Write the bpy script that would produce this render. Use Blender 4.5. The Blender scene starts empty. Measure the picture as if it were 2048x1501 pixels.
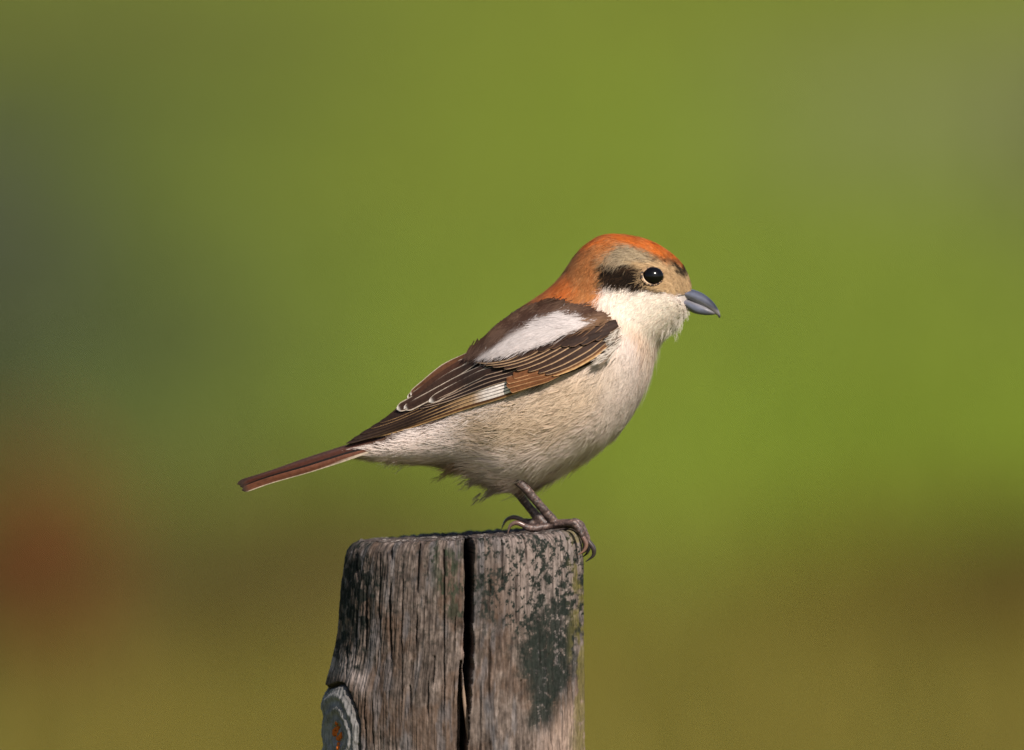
import bpy, bmesh, math, random
import numpy as np

# ------------------------------------------------------------------ camera, sky, sun, exposure
scene = bpy.context.scene
col = scene.collection
rng = np.random.default_rng(7)
random.seed(7)
R = math.radians
S = 0.00018            # metres per design unit (the bird is about 19 cm long)
ZT = 1.25              # height of the post's top
TILT = R(3.0)          # the camera looks slightly down
DIST = 6.0

tgt = np.array([0.0, 0.0, ZT + (1060 - 750.5) * S])
cd = bpy.data.cameras.new('camera')
cam = bpy.data.objects.new('camera', cd)
col.objects.link(cam)
cam.location = (0.0, -DIST * math.cos(TILT), tgt[2] + DIST * math.sin(TILT))
cam.rotation_euler = (math.pi / 2 - TILT, 0, 0)
cd.sensor_width = 36.0
cd.lens = 36.0 * DIST / (2048 * S)
cd.clip_start = 0.1
cd.clip_end = 8000
cd.dof.use_dof = True
cd.dof.focus_distance = DIST - 0.02
cd.dof.aperture_fstop = 7.0
scene.camera = cam

SUN_EL, SUN_AZ = R(40), R(28)      # azimuth: to the right of straight behind the camera
sdir = (math.sin(SUN_AZ) * math.cos(SUN_EL), -math.cos(SUN_AZ) * math.cos(SUN_EL), math.sin(SUN_EL))
world = bpy.data.worlds.new('World')
scene.world = world
world.use_nodes = True
wn = world.node_tree.nodes
sky = wn.new('ShaderNodeTexSky')
sky.sky_type = 'NISHITA'
sky.sun_disc = False
sky.sun_elevation = SUN_EL
sky.sun_rotation = math.atan2(sdir[0], sdir[1])
wn['Background'].inputs['Strength'].default_value = 0.085
world.node_tree.links.new(sky.outputs[0], wn['Background'].inputs['Color'])

ld = bpy.data.lights.new('sun', 'SUN')
ld.energy = 5.0
ld.angle = R(0.5)
ld.color = (1.0, 0.94, 0.86)
sun = bpy.data.objects.new('sun', ld)
col.objects.link(sun)
from mathutils import Vector, Matrix
sun.rotation_euler = Vector(sdir).to_track_quat('Z', 'Y').to_euler()
sun.location = (3, -8, 8)

scene.view_settings.view_transform = 'Standard'
scene.view_settings.look = 'None'
scene.view_settings.exposure = 0.2
scene.view_settings.gamma = 1.0
scene.cycles.use_denoising = True
scene.cycles.max_bounces = 8
scene.cycles.transmission_bounces = 6

# ------------------------------------------------------------------ numpy helpers
def lin(c):
    c = np.asarray(c, float) / 255.0
    return np.where(c <= 0.04045, c / 12.92, ((c + 0.055) / 1.055) ** 2.4)

def alb(r, g, b, k=0.8):
    return lin((r, g, b)) * k

def _hash(ix, iy, iz, seed):
    h = (ix.astype(np.int64) * 374761393 + iy.astype(np.int64) * 668265263 + iz.astype(np.int64) * 2147483647 + seed * 974634777) & 0xffffffff
    h = ((h ^ (h >> 13)) * 1274126177) & 0xffffffff
    h = ((h ^ (h >> 16)) * 2246822519) & 0xffffffff
    h = h ^ (h >> 15)
    return (h & 0xffffff) / float(0xffffff)

def vnoise(x, y, z=None, seed=0):
    x, y = np.broadcast_arrays(np.asarray(x, float), np.asarray(y, float))
    if z is None:
        fx, fy = np.floor(x), np.floor(y)
        tx, ty = x - fx, y - fy
        tx, ty = tx * tx * (3 - 2 * tx), ty * ty * (3 - 2 * ty)
        ix, iy = fx.astype(np.int64) * 374761393, fy.astype(np.int64) * 668265263
        def hh(a, b):
            h = (ix + a * 374761393 + iy + b * 668265263 + seed * 974634777) & 0xffffffff
            h = ((h ^ (h >> 13)) * 1274126177) & 0xffffffff
            h = ((h ^ (h >> 16)) * 2246822519) & 0xffffffff
            return ((h ^ (h >> 15)) & 0xffffff) * (1.0 / 0xffffff)
        return (hh(0, 0) * (1 - tx) + hh(1, 0) * tx) * (1 - ty) + (hh(0, 1) * (1 - tx) + hh(1, 1) * tx) * ty
    z = np.broadcast_to(np.asarray(z, float), x.shape)
    fx, fy, fz = np.floor(x), np.floor(y), np.floor(z)
    tx, ty, tz = x - fx, y - fy, z - fz
    tx, ty, tz = [t * t * (3 - 2 * t) for t in (tx, ty, tz)]
    r = 0
    for a in (0, 1):
        for b in (0, 1):
            for c in (0, 1):
                w = (tx if a else 1 - tx) * (ty if b else 1 - ty) * (tz if c else 1 - tz)
                r = r + w * _hash(fx + a, fy + b, fz + c, seed)
    return r

def fbm(x, y, z=None, seed=0, oct=4, gain=0.5):
    r, amp, tot, f = 0, 1.0, 0.0, 1.0
    for o in range(oct):
        r = r + amp * vnoise(np.asarray(x) * f, np.asarray(y) * f, None if z is None else np.asarray(z) * f, seed + o * 17)
        tot += amp
        amp *= gain
        f *= 2.03
    return r / tot

def sstep(a, b, x):
    t = np.clip((x - a) / (b - a), 0, 1)
    return t * t * (3 - 2 * t)

def poly_sd(px, py, poly):
    """signed distance to a polygon, positive inside"""
    p = np.array(poly, float)
    q = np.roll(p, -1, 0)
    best = np.full(np.shape(px), 1e9)
    ins = np.zeros(np.shape(px), bool)
    for (ax, ay), (bx, by) in zip(p, q):
        ex, ey = bx - ax, by - ay
        t = np.clip(((px - ax) * ex + (py - ay) * ey) / (ex * ex + ey * ey + 1e-9), 0, 1)
        best = np.minimum(best, (px - ax - t * ex) ** 2 + (py - ay - t * ey) ** 2)
        c = (ay > py) != (by > py)
        with np.errstate(divide='ignore', invalid='ignore'):
            ins ^= c & (px < ex * (py - ay) / (ey if ey else 1e-9) + ax)
    d = np.sqrt(best)
    return np.where(ins, d, -d)

def crom(K, n):
    """Catmull-Rom resampling of rows K to n rows"""
    K = np.array(K, float)
    m = len(K)
    t = np.linspace(0, m - 1, n)
    i = np.clip(np.floor(t).astype(int), 0, m - 2)
    f = (t - i)[:, None]
    p0, p1, p2, p3 = K[np.maximum(i - 1, 0)], K[i], K[i + 1], K[np.minimum(i + 2, m - 1)]
    return 0.5 * (2 * p1 + (p2 - p0) * f + (2 * p0 - 5 * p1 + 4 * p2 - p3) * f ** 2 + (3 * p1 - p0 - 3 * p2 + p3) * f ** 3)

def unit(v):
    return v / (np.linalg.norm(v, axis=-1, keepdims=True) + 1e-12)

# ------------------------------------------------------------------ Blender helpers
def np_mesh(name, verts, quads, colors=None, smooth=True, tris=None):
    me = bpy.data.meshes.new(name)
    verts = np.asarray(verts, np.float32)
    quads = np.zeros((0, 4), np.int32) if quads is None else np.asarray(quads, np.int32)
    tris = np.zeros((0, 3), np.int32) if tris is None else np.asarray(tris, np.int32)
    nl = quads.size + tris.size
    me.vertices.add(len(verts))
    me.vertices.foreach_set('co', verts.ravel())
    me.loops.add(nl)
    me.loops.foreach_set('vertex_index', np.concatenate([quads.ravel(), tris.ravel()]))
    me.polygons.add(len(quads) + len(tris))
    st = np.concatenate([np.arange(len(quads)) * 4, quads.size + np.arange(len(tris)) * 3]).astype(np.int32)
    me.polygons.foreach_set('loop_start', st)
    if smooth:
        me.polygons.foreach_set('use_smooth', np.ones(len(st), bool))
    me.update(calc_edges=True)
    if colors is not None:
        set_col(me, colors)
    me.validate()
    return me

def set_col(me, colors, name='col'):
    a = me.color_attributes.new(name, 'FLOAT_COLOR', 'POINT')
    c = np.ones((len(me.vertices), 4), np.float32)
    c[:, :3] = colors
    a.data.foreach_set('color', c.ravel())

def obj(name, me, mat, parent=None, kind=None):
    o = bpy.data.objects.new(name, me)
    col.objects.link(o)
    if mat is not None and me is not None:
        me.materials.clear()
        me.materials.append(mat)
    if parent is not None:
        o.parent = parent
    if kind:
        o['kind'] = kind
    return o

def empty(name, loc):
    o = bpy.data.objects.new(name, None)
    col.objects.link(o)
    o.location = loc
    o.empty_display_size = 0.05
    return o

def tag(o, label, cat, group=None):
    o['label'] = label
    o['category'] = cat
    if group:
        o['group'] = group
    return o

def grid_quads(nu, nv, wrap_v=False):
    i, j = np.meshgrid(np.arange(nu - 1), np.arange(nv if wrap_v else nv - 1), indexing='ij')
    j2 = (j + 1) % nv
    return np.stack([i * nv + j, (i + 1) * nv + j, (i + 1) * nv + j2, i * nv + j2], -1).reshape(-1, 4)

def mat_new(name):
    m = bpy.data.materials.new(name)
    m.use_nodes = True
    nt = m.node_tree
    b = nt.nodes['Principled BSDF']
    return m, nt, b

def mat_attr(name, rough=0.8, spec=0.2, sheen=0.0, translucent=0.0, noise=None, bump=None, attr='col', coat=0.0):
    """colour attribute x fine procedural noise"""
    m, nt, b = mat_new(name)
    at = nt.nodes.new('ShaderNodeAttribute')
    at.attribute_name = attr
    out = at.outputs['Color']
    if noise:
        sc, lo, hi = noise[:3]
        tc = nt.nodes.new('ShaderNodeTexCoord')
        mp = nt.nodes.new('ShaderNodeMapping')
        mp.inputs['Scale'].default_value = noise[3] if len(noise) > 3 else (1, 1, 1)
        nz = nt.nodes.new('ShaderNodeTexNoise')
        nz.inputs['Scale'].default_value = sc
        nz.inputs['Detail'].default_value = 4
        mr = nt.nodes.new('ShaderNodeMapRange')
        mr.inputs['From Min'].default_value = 0.3
        mr.inputs['From Max'].default_value = 0.7
        mr.inputs['To Min'].default_value = lo
        mr.inputs['To Max'].default_value = hi
        mx = nt.nodes.new('ShaderNodeMix')
        mx.data_type = 'RGBA'
        mx.blend_type = 'MULTIPLY'
        mx.inputs['Factor'].default_value = 1.0
        nt.links.new(tc.outputs['Object'], mp.inputs['Vector'])
        nt.links.new(mp.outputs[0], nz.inputs['Vector'])
        nt.links.new(nz.outputs['Fac'], mr.inputs['Value'])
        nt.links.new(out, mx.inputs['A'])
        nt.links.new(mr.outputs[0], mx.inputs['B'])
        out = mx.outputs['Result']
        if bump:
            bp = nt.nodes.new('ShaderNodeBump')
            bp.inputs['Strength'].default_value = bump[0]
            bp.inputs['Distance'].default_value = bump[1]
            nt.links.new(nz.outputs['Fac'], bp.inputs['Height'])
            nt.links.new(bp.outputs[0], b.inputs['Normal'])
    nt.links.new(out, b.inputs['Base Color'])
    b.inputs['Roughness'].default_value = rough
    b.inputs['Specular IOR Level'].default_value = spec
    b.inputs['Sheen Weight'].default_value = sheen
    b.inputs['Coat Weight'].default_value = coat
    if translucent > 0:
        tr = nt.nodes.new('ShaderNodeBsdfTranslucent')
        ms = nt.nodes.new('ShaderNodeMixShader')
        ms.inputs[0].default_value = translucent
        nt.links.new(out, tr.inputs['Color'])
        nt.links.new(b.outputs[0], ms.inputs[1])
        nt.links.new(tr.outputs[0], ms.inputs[2])
        nt.links.new(ms.outputs[0], nt.nodes['Material Output'].inputs['Surface'])
    return m

def mat_plain(name, c, rough=0.5, spec=0.5, coat=0.0):
    m, nt, b = mat_new(name)
    tc = nt.nodes.new('ShaderNodeTexCoord')
    nz = nt.nodes.new('ShaderNodeTexNoise')
    nz.inputs['Scale'].default_value = 400
    rp = nt.nodes.new('ShaderNodeMix')
    rp.data_type = 'RGBA'
    rp.inputs['A'].default_value = (*[v * 0.75 for v in c], 1)
    rp.inputs['B'].default_value = (*[min(1, v * 1.25) for v in c], 1)
    nt.links.new(tc.outputs['Object'], nz.inputs['Vector'])
    nt.links.new(nz.outputs['Fac'], rp.inputs['Factor'])
    nt.links.new(rp.outputs['Result'], b.inputs['Base Color'])
    b.inputs['Roughness'].default_value = rough
    b.inputs['Specular IOR Level'].default_value = spec
    b.inputs['Coat Weight'].default_value = coat
    return m

M = {
    'plumage': mat_attr('plumage_barbs', 0.8, 0.08, 0.03, 0.25),
    'skin': mat_attr('bird_skin', 0.42, 0.4, 0.0, 0.0, noise=(1400, 0.75, 1.2), bump=(0.5, 0.0004)),
    'feather': mat_attr('flight_feather', 0.62, 0.12, 0.03, 0.06, noise=(900, 0.75, 1.2)),
    'bill': mat_attr('bill_horn', 0.25, 0.5, 0, 0, noise=(500, 0.85, 1.1)),
    'claw': mat_attr('claw_horn', 0.28, 0.5, 0, 0, noise=(700, 0.8, 1.15)),
    'eye': mat_plain('eye_black', (0.004, 0.003, 0.003), 0.16, 0.28, 0.0),
    'lid': mat_attr('eyelid_skin', 0.6, 0.3, 0, 0, noise=(2500, 0.6, 1.2)),
    'wood': mat_attr('weathered_wood', 0.85, 0.15, 0, 0, noise=(900, 0.62, 1.35, (1, 1, 0.22)), bump=(0.45, 0.0008)),
    'sliver': mat_attr('wood_splinter', 0.85, 0.15, 0, 0, noise=(900, 0.7, 1.25, (1, 1, 0.15))),
    'lichen': mat_plain('orange_lichen', (0.50, 0.12, 0.02), 0.9, 0.1),
    'grass': mat_attr('meadow_grass', 0.6, 0.2, 0, 0.25),
    'leaf': mat_attr('plant_leaf', 0.6, 0.2, 0, 0.2),
    'stem': mat_attr('plant_stem', 0.8, 0.1, 0, 0),
}

# ------------------------------------------------------------------ the meadow
# patches: x, y, radius x, radius y, colour, weight (world metres, real differences in what grows)
G_GREEN = np.array([0.205, 0.262, 0.030])
PATCH = [
    # ochre dead grass and bare earth nearer than 20 m from the post
    (0.0, 12.9, 9.0, 5.6, (0.200, 0.150, 0.026), 0.95),
    (0.78, 18.2, 0.5, 1.3, (0.130, 0.078, 0.010), 0.9),
    (-0.50, 18.4, 0.6, 2.2, (0.095, 0.062, 0.018), 0.9),
    (0.30, 16.2, 0.9, 0.8, (0.230, 0.185, 0.030), 0.6),
    # duller, darker sward to the left
    (-2.0, 44.0, 1.7, 14.0, (0.090, 0.105, 0.030), 0.9),
    (-1.45, 27.5, 1.1, 6.5, (0.062, 0.078, 0.032), 0.9),
    (-0.75, 22.5, 0.55, 2.2, (0.110, 0.135, 0.030), 0.7),
    (-1.05, 24.2, 0.7, 3.0, (0.085, 0.105, 0.036), 0.8),
    # grey-green stand of thistle leaves to the right, farther off
    (1.35, 36.5, 0.8, 6.0, (0.225, 0.235, 0.090), 0.8),
    (2.0, 29.0, 0.9, 4.0, (0.200, 0.225, 0.055), 0.7),
    # olive seed heads far back
    (0.2, 49.0, 3.5, 6.0, (0.205, 0.220, 0.034), 0.7),
    (-0.25, 34.0, 0.4, 3.0, (0.200, 0.205, 0.034), 0.5),
    (0.8, 21.8, 1.1, 2.2, (0.180, 0.245, 0.014), 0.6),
]
def meadow_col(x, y):
    c = np.broadcast_to(G_GREEN, x.shape + (3,)).copy()
    wx = (fbm(x * 1.3, y * 0.5, seed=3) - 0.5) * 0.8
    wy = (fbm(x * 0.8 + 9, y * 0.35, seed=4) - 0.5) * 4
    for (cx, cy, rx, ry, cc, w) in PATCH:
        r = np.sqrt(((x + wx * min(1, rx) - cx) / rx) ** 2 + ((y + wy * min(1, ry / 4) - cy) / ry) ** 2)
        m = (sstep(1.25, 0.6, r) * w)[..., None]
        c = c * (1 - m) + np.array(cc) * m
    return c

gm = bpy.data.materials.new('meadow_soil')
gm.use_nodes = True
nt = gm.node_tree
b = nt.nodes['Principled BSDF']
tc = nt.nodes.new('ShaderNodeTexCoord')
n1 = nt.nodes.new('ShaderNodeTexNoise'); n1.inputs['Scale'].default_value = 0.6; n1.inputs['Detail'].default_value = 8
rp = nt.nodes.new('ShaderNodeValToRGB')
rp.color_ramp.elements[0].position = 0.35; rp.color_ramp.elements[0].color = (0.105, 0.090, 0.022, 1)
rp.color_ramp.elements[1].position = 0.65; rp.color_ramp.elements[1].color = (0.110, 0.150, 0.020, 1)
nt.links.new(tc.outputs['Object'], n1.inputs['Vector'])
nt.links.new(n1.outputs['Fac'], rp.inputs['Fac'])
nt.links.new(rp.outputs['Color'], b.inputs['Base Color'])
b.inputs['Roughness'].default_value = 0.95
b.inputs['Specular IOR Level'].default_value = 0.1

gx = np.concatenate([np.linspace(-2500, -40, 8), np.linspace(-30, 30, 61), np.linspace(40, 2500, 8)])
gy = np.concatenate([np.linspace(-600, -20, 6), np.linspace(-15, 70, 86), np.linspace(90, 4000, 12)])
XX, YY = np.meshgrid(gx, gy, indexing='ij')
ZZ = (fbm(XX * 0.35, YY * 0.35, seed=11) - 0.5) * 0.06 * (np.hypot(XX, YY) > 0.8)
ground = obj('meadow_ground', np_mesh('meadow_ground', np.stack([XX, YY, ZZ], -1).reshape(-1, 3), grid_quads(len(gx), len(gy))[:, ::-1]), gm, kind='structure')

def blades(x, y, h, w, c, lean=0.35, face=None):
    """tapered blades: one folded quad each"""
    n = len(x)
    a = rng.uniform(0, 2 * np.pi, n) if face is None else face
    la, lr = rng.uniform(0, 2 * np.pi, n), rng.uniform(0.05, lean, n) * h
    sx, sy = np.cos(a) * w / 2, np.sin(a) * w / 2
    tx, ty = np.cos(la) * lr, np.sin(la) * lr
    z = np.zeros(n) - 0.02
    v = np.stack([np.stack([x - sx, y - sy, z], -1), np.stack([x + sx, y + sy, z], -1),
                  np.stack([x + sx * .8 + tx * .35, y + sy * .8 + ty * .35, h * 0.6], -1),
                  np.stack([x - sx * .8 + tx * .35, y - sy * .8 + ty * .35, h * 0.6], -1),
                  np.stack([x + tx, y + ty, h], -1)], 1)
    k = np.arange(n)[:, None] * 5
    return v.reshape(-1, 3), k + np.array([0, 1, 2, 3]), k + np.array([3, 2, 4]), np.repeat(c, 5, 0)

NG = 130000
dist = 4 + 62 * rng.random(NG) ** 0.8
lat = (rng.random(NG) * 2 - 1) * (1.6 + dist * 0.14)
gxp, gyp = lat, dist
keep = np.hypot(gxp, gyp) > 0.3
gxp, gyp = gxp[keep], gyp[keep]
gc = meadow_col(gxp, gyp) * rng.uniform(0.75, 1.25, (len(gxp), 1)) * rng.uniform(0.92, 1.08, (len(gxp), 3))
gh = rng.uniform(0.05, 0.13, len(gxp)) * (0.7 + 0.6 * fbm(gxp, gyp * 0.5, seed=21))
V, Q, T3, CC = blades(gxp, gyp, gh, rng.uniform(0.012, 0.026, len(gxp)), gc)
grass = obj('meadow_grass', np_mesh('meadow_grass', V, Q, CC, tris=T3), M['grass'], kind='stuff')
tag(grass, 'short green and ochre meadow grass blurred far behind the post', 'grass')

def leafy_plant(name, loc, height, radius, nleaf, leaf, cols, label, cat, nstem=7, stemc=(0.06, 0.045, 0.02), tall=1.0, top_only=0.0):
    root = empty(name, loc)
    lr = np.random.default_rng(int(abs(loc[0] * 997 + loc[1] * 131)))
    vs, qs, cs, nv = [], [], [], 0
    ends = []
    for k in range(nstem):
        a = lr.uniform(0, 6.28); rr = radius * lr.uniform(0.15, 0.75); hh = height * lr.uniform(0.75, 1.0)
        n = 6; t = np.linspace(0, 1, n)[:, None]
        c = np.concatenate([t * rr * np.cos(a), t * rr * np.sin(a), t ** 0.8 * hh - 0.03 * (1 - t)], 1)
        rad = height * 0.014 * (1.15 - t)
        th = np.linspace(0, 2 * np.pi, 6, endpoint=False)
        ring = c[:, None, :] + rad[:, None, :] * np.stack([np.cos(th), np.sin(th), 0 * th], -1)[None]
        vs.append(ring.reshape(-1, 3)); qs.append(grid_quads(n, 6, True) + nv); nv += n * 6
        ends.append(c)
    obj('stem', np_mesh('stem', np.concatenate(vs), np.concatenate(qs), np.tile(stemc, (nv, 1))), M['stem'], root)
    p = []
    for i in range(nleaf):
        c = ends[lr.integers(len(ends))]
        q = c[min(5, int((top_only + (1 - top_only) * lr.random()) * 6))]
        p.append(q + lr.normal(0, 1, 3) * radius * 0.22 * np.array([1, 1, 0.8 * tall]))
    p = np.array(p); p[:, 2] = np.clip(p[:, 2], 0.01, height * 1.05)
    d = unit(lr.normal(0, 1, (nleaf, 3)) + np.array([0, 0, 0.5])); sdv = unit(np.cross(d, lr.normal(0, 1, (nleaf, 3))))
    L = leaf * lr.uniform(0.6, 1.3, (nleaf, 1)); nrm = np.cross(d, sdv)
    vv = np.stack([p, p + d * L * .5 + sdv * L * .28 + nrm * L * .06, p + d * L, p + d * L * .5 - sdv * L * .28 + nrm * L * .06], 1).reshape(-1, 3)
    cl = np.array(cols)[lr.integers(len(cols), size=nleaf)] * lr.uniform(0.7, 1.3, (nleaf, 1))
    obj('foliage', np_mesh('foliage', vv, np.arange(nleaf * 4).reshape(-1, 4), np.repeat(cl, 4, 0)), M['leaf'], root, kind='stuff')
    tag(root, label, cat)
    return root

leafy_plant('shrub', (-1.06, 24.6, 0), 0.44, 0.46, 1000, 0.05, [(0.110, 0.112, 0.080), (0.115, 0.122, 0.075), (0.10, 0.125, 0.06)],
            'dark grey-green shrub, the tallest and darkest plant of the blurred meadow', 'shrub')
leafy_plant('dock_plant', (-0.66, 16.8, 0), 0.30, 0.17, 1100, 0.032, [(0.26, 0.070, 0.020), (0.22, 0.065, 0.022), (0.17, 0.075, 0.022)],
            'rusty red dock plant gone to seed in the blurred meadow', 'plant', nstem=6, stemc=(0.12, 0.04, 0.015))
leafy_plant('bramble_bush', (-1.0, 21.2, 0), 0.22, 0.30, 1100, 0.04, [(0.060, 0.075, 0.030), (0.075, 0.085, 0.03)],
            'low dark green bramble behind the red dock plant', 'bush')
leafy_plant('dry_weed', (0.82, 17.6, 0), 0.16, 0.30, 900, 0.035, [(0.11, 0.060, 0.014), (0.09, 0.055, 0.012)],
            'low brown withered weed sprawling in the dry ochre grass', 'plant')
leafy_plant('thistle_clump', (1.32, 32.0, 0), 0.34, 0.42, 700, 0.06, [(0.26, 0.25, 0.12), (0.25, 0.26, 0.11)],
            'pale grey-green thistle clump far out in the green meadow', 'thistle')

# ------------------------------------------------------------------ the fence post
PY = np.array([1060, 1075, 1100, 1150, 1250, 1320, 1365, 1400, 1501, 1700, 3000, 8004, 10000.])
PL = np.array([700, 697, 690, 684, 677, 669, 659, 657, 657, 668, 660, 655, 655.])
PR = np.array([1150, 1157, 1163, 1166, 1168, 1168, 1168, 1168, 1169, 1170, 1172, 1175, 1175.])
nf, nb = 650, 90
ang = np.concatenate([np.linspace(-np.pi, 0, nf, endpoint=False), np.linspace(0, np.pi, nb, endpoint=False)])  # -pi/2 faces the camera
NA = len(ang)
ss = np.concatenate([np.linspace(0, 16, 12, endpoint=False), np.linspace(16, 480, 400, endpoint=False), np.linspace(480, 700, 40, endpoint=False),
                     np.linspace(700, 7200, 60)])
NR = len(ss)
def top_py(x, d):
    return 1072 - (x - 922) * 0.060 + d * 0.026
A2, S2 = np.meshgrid(ang, ss)            # rows x angles
py = 1072 + S2
xl, xr = np.interp(py, PY, PL), np.interp(py, PY, PR)
cx, rad = (xl + xr) / 2, (xr - xl) / 2
ca, sa = np.cos(A2), np.sin(A2)
xs0 = cx + rad * ca                      # nominal place on the surface
pyv = top_py(xs0, rad * sa) + S2
arc = A2 * 246.0
front = (sa < 0.15)
# long grain, weathered ridges
gr1 = fbm(arc * 0.045, pyv * 0.0028, seed=31, oct=3)
gr2 = fbm(arc * 0.16, pyv * 0.010, seed=32, oct=3)
gr3 = vnoise(arc * 0.45, pyv * 0.022, seed=33)
disp = (gr1 - 0.5) * 4.5 + (gr2 - 0.5) * 3.4 + (gr3 - 0.5) * 2.4
disp += (fbm(arc * 0.2, pyv * 0.12, seed=35) - 0.5) * 2.2
low = fbm(ca * 1.5 + 5, sa * 1.5, pyv * 0.004, seed=36, oct=2)
disp += (low - 0.5) * 8
def crack(xc_pts, hw_pts, depth, y0, y1, seed):
    """vertical split at given x over y range"""
    xc = np.interp(pyv, *zip(*xc_pts)) + (fbm(pyv * 0.02, pyv * 0, seed=seed) - 0.5) * 4 + (vnoise(pyv * 0.12, pyv * 0, seed=seed + 1) - 0.5) * 0.9
    hw = np.interp(pyv, *zip(*hw_pts)) * (0.75 + 0.5 * vnoise(pyv * 0.05, pyv * 0, seed=seed + 2))
    m = sstep(hw + 1.6, np.maximum(hw - 0.8, 0.0), np.abs(xs0 - xc)) * (sa < 0)
    m = m * sstep(y0 - 6, y0, pyv) * sstep(y1 + 30, y1 - 30, pyv)
    if depth < 20: m = m * sstep(.22, .50, vnoise(pyv * .016, pyv * 0, seed=seed + 5))
    return m * depth, m
cut = np.zeros_like(disp)
d_, mainm = crack([(1060, 938), (1300, 938), (1400, 934), (1500, 928), (1800, 926)], [(1060, 8.5), (1250, 8.5), (1330, 8.5), (1420, 7), (1500, 6), (1800, 3)], 200, 1000, 2600, 41)
cut = np.maximum(cut, d_)
sec, _ = crack([(1060, 922), (1320, 921), (1501, 920)], [(1060, 0.1), (1320, 1.0), (1360, 4.0), (1500, 4.5), (1700, 2)], 70, 1310, 2000, 43)
cut = np.maximum(cut, sec)
rngc = np.random.default_rng(5)
FINE = [(733, 9, 1085, 1560, 1.8), (781, 12, 1080, 1600, 2.2), (760, 5, 1100, 1350, 1.2), (806, 5, 1150, 1420, 1.0), (837, 10, 1080, 1330, 1.9), (857, 8, 1110, 1600, 1.5), (889, 7, 1090, 1420, 1.4),
        (868, 5, 1300, 1600, 1.2), (912, 5, 1200, 1400, 1.0), (955, 6, 1075, 1180, 1.5), (979, 6, 1150, 1560, 1.3), (1006, 7, 1070, 1260, 1.3), (1033, 8, 1070, 1300, 1.2),
        (1052, 5, 1060, 1130, 1.5), (1078, 5, 1100, 1330, 1.0), (1100, 5, 1300, 1600, 1.0), (716, 6, 1100, 1330, 1.3), (700, 5, 1150, 1340, 1.3), (1043, 6, 1350, 1560, 1.4), (962, 5, 1330, 1600, 1.1), (820, 5, 1360, 1600, 1.2), (1125, 5, 1120, 1300, 1.2), (747, 4, 1360, 1600, 1.2)]
finem = np.zeros_like(disp)
for q, (x0, dp, a, b_, hw) in enumerate(FINE):
    dr = rngc.uniform(-5, 5)
    d_, m_ = crack([(a, x0), (b_, x0 + dr)], [(a, hw), ((a + b_) / 2, hw), (b_, 0.2)], dp, a, b_, 50 + q * 3)
    cut = np.maximum(cut, d_); finem = np.maximum(finem, m_)
# knot of an old branch, low on the left
ex, ey = (xs0 - 682) / 44, (pyv - 1462) / 96
er = np.sqrt(ex ** 2 + ey ** 2) + (fbm(xs0 * 0.03, pyv * 0.03, seed=61) - 0.5) * 0.25
kf = (sa < 0.3)
knot_in = sstep(1.02, 0.9, er) * kf
disp += kf * (sstep(2.2, 1.08, er) * 9 - sstep(0.09, 0.0, np.abs(er - 1.0)) * 13 + knot_in * (3 + 2.2 * np.sin(er * 26)) - sstep(0.45, 0.1, er) * 9)
rimr = 17 + 9 * fbm(arc * 0.03, arc * 0, seed=70)
inset = np.where(S2 < rimr, rimr - np.sqrt(np.maximum(rimr ** 2 - (rimr - np.minimum(S2, rimr)) ** 2, 0)), 0)
rr = rad + disp * np.clip(S2 / 14, 0.25, 1) - cut - inset * 0.8
X = cx + rr * ca
D = rr * sa
PYV = top_py(X, D) + S2 - inset * 0.0
ragged = (fbm(arc * 0.10, arc * 0, seed=72) - 0.5) * 7 + (vnoise(arc * 0.5, arc * 0, seed=73) - 0.5) * 2
PYV = PYV + ragged * np.clip(1 - S2 / 40, 0, 1)

# colours of the wood and of what grows on it
wood_l, wood_m, wood_d = alb(152, 134, 124, .8), alb(112, 97, 88, .8), alb(60, 50, 45, .8)
f1 = fbm(arc * 0.13, pyv * 0.010, seed=81, oct=4)
f2 = fbm(arc * 0.40, pyv * 0.030, seed=82, oct=3)
f3 = fbm(xs0 * 0.010, pyv * 0.012, seed=83, oct=4)
mott = fbm(arc * 0.12, pyv * 0.07, seed=87, oct=4, gain=.6)
t = np.clip(0.02 + 0.9 * (f1 - 0.5) + 1.4 * (f2 - 0.5) + 1.2 * (f3 - 0.45) + 2.2 * (mott - .5), -1, 1)
Cw = wood_m + (wood_l - wood_m) * np.clip(t, 0, 1)[..., None] + (wood_d - wood_m) * np.clip(-t, 0, 1)[..., None]
brown = sstep(0.50, 0.66, fbm(xs0 * 0.02, pyv * 0.014, seed=84))[..., None] * 0.5
Cw = Cw * (1 - brown) + alb(104, 78, 60, .8) * brown
cool = sstep(0.52, 0.7, fbm(arc * 0.06, pyv * 0.012, seed=85))[..., None] * 0.4
Cw = Cw * (1 - cool) + alb(126, 124, 128, .8) * cool
# paler tone at lower right; skylight on the knot's collar painted pale
pale = (sstep(-25, 30, poly_sd(xs0, pyv, [(1060, 1560), (1075, 1460), (1110, 1430), (1150, 1380), (1200, 1330), (1200, 1560)])) * 0.8)[..., None]
Cw = Cw * (1 - pale) + alb(184, 156, 140, .8) * pale
kp = (sstep(0.9, 0.0, np.abs(er - 1.45) / 0.5) * sstep(1400, 1340, pyv) * kf * 0.8)[..., None]
Cw = Cw * (1 - kp) + alb(190, 172, 165, .8) * kp
pk = (sstep(-30, 40, poly_sd(xs0, pyv, [(985, 1050), (1170, 1050), (1170, 1330), (1120, 1260), (1010, 1200)])) * .6)[..., None]
Cw = Cw * (1 - pk) + alb(172, 154, 146, .8) * (.8 + .4 * fbm(arc * .3, pyv * .05, seed=97))[..., None] * pk
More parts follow.
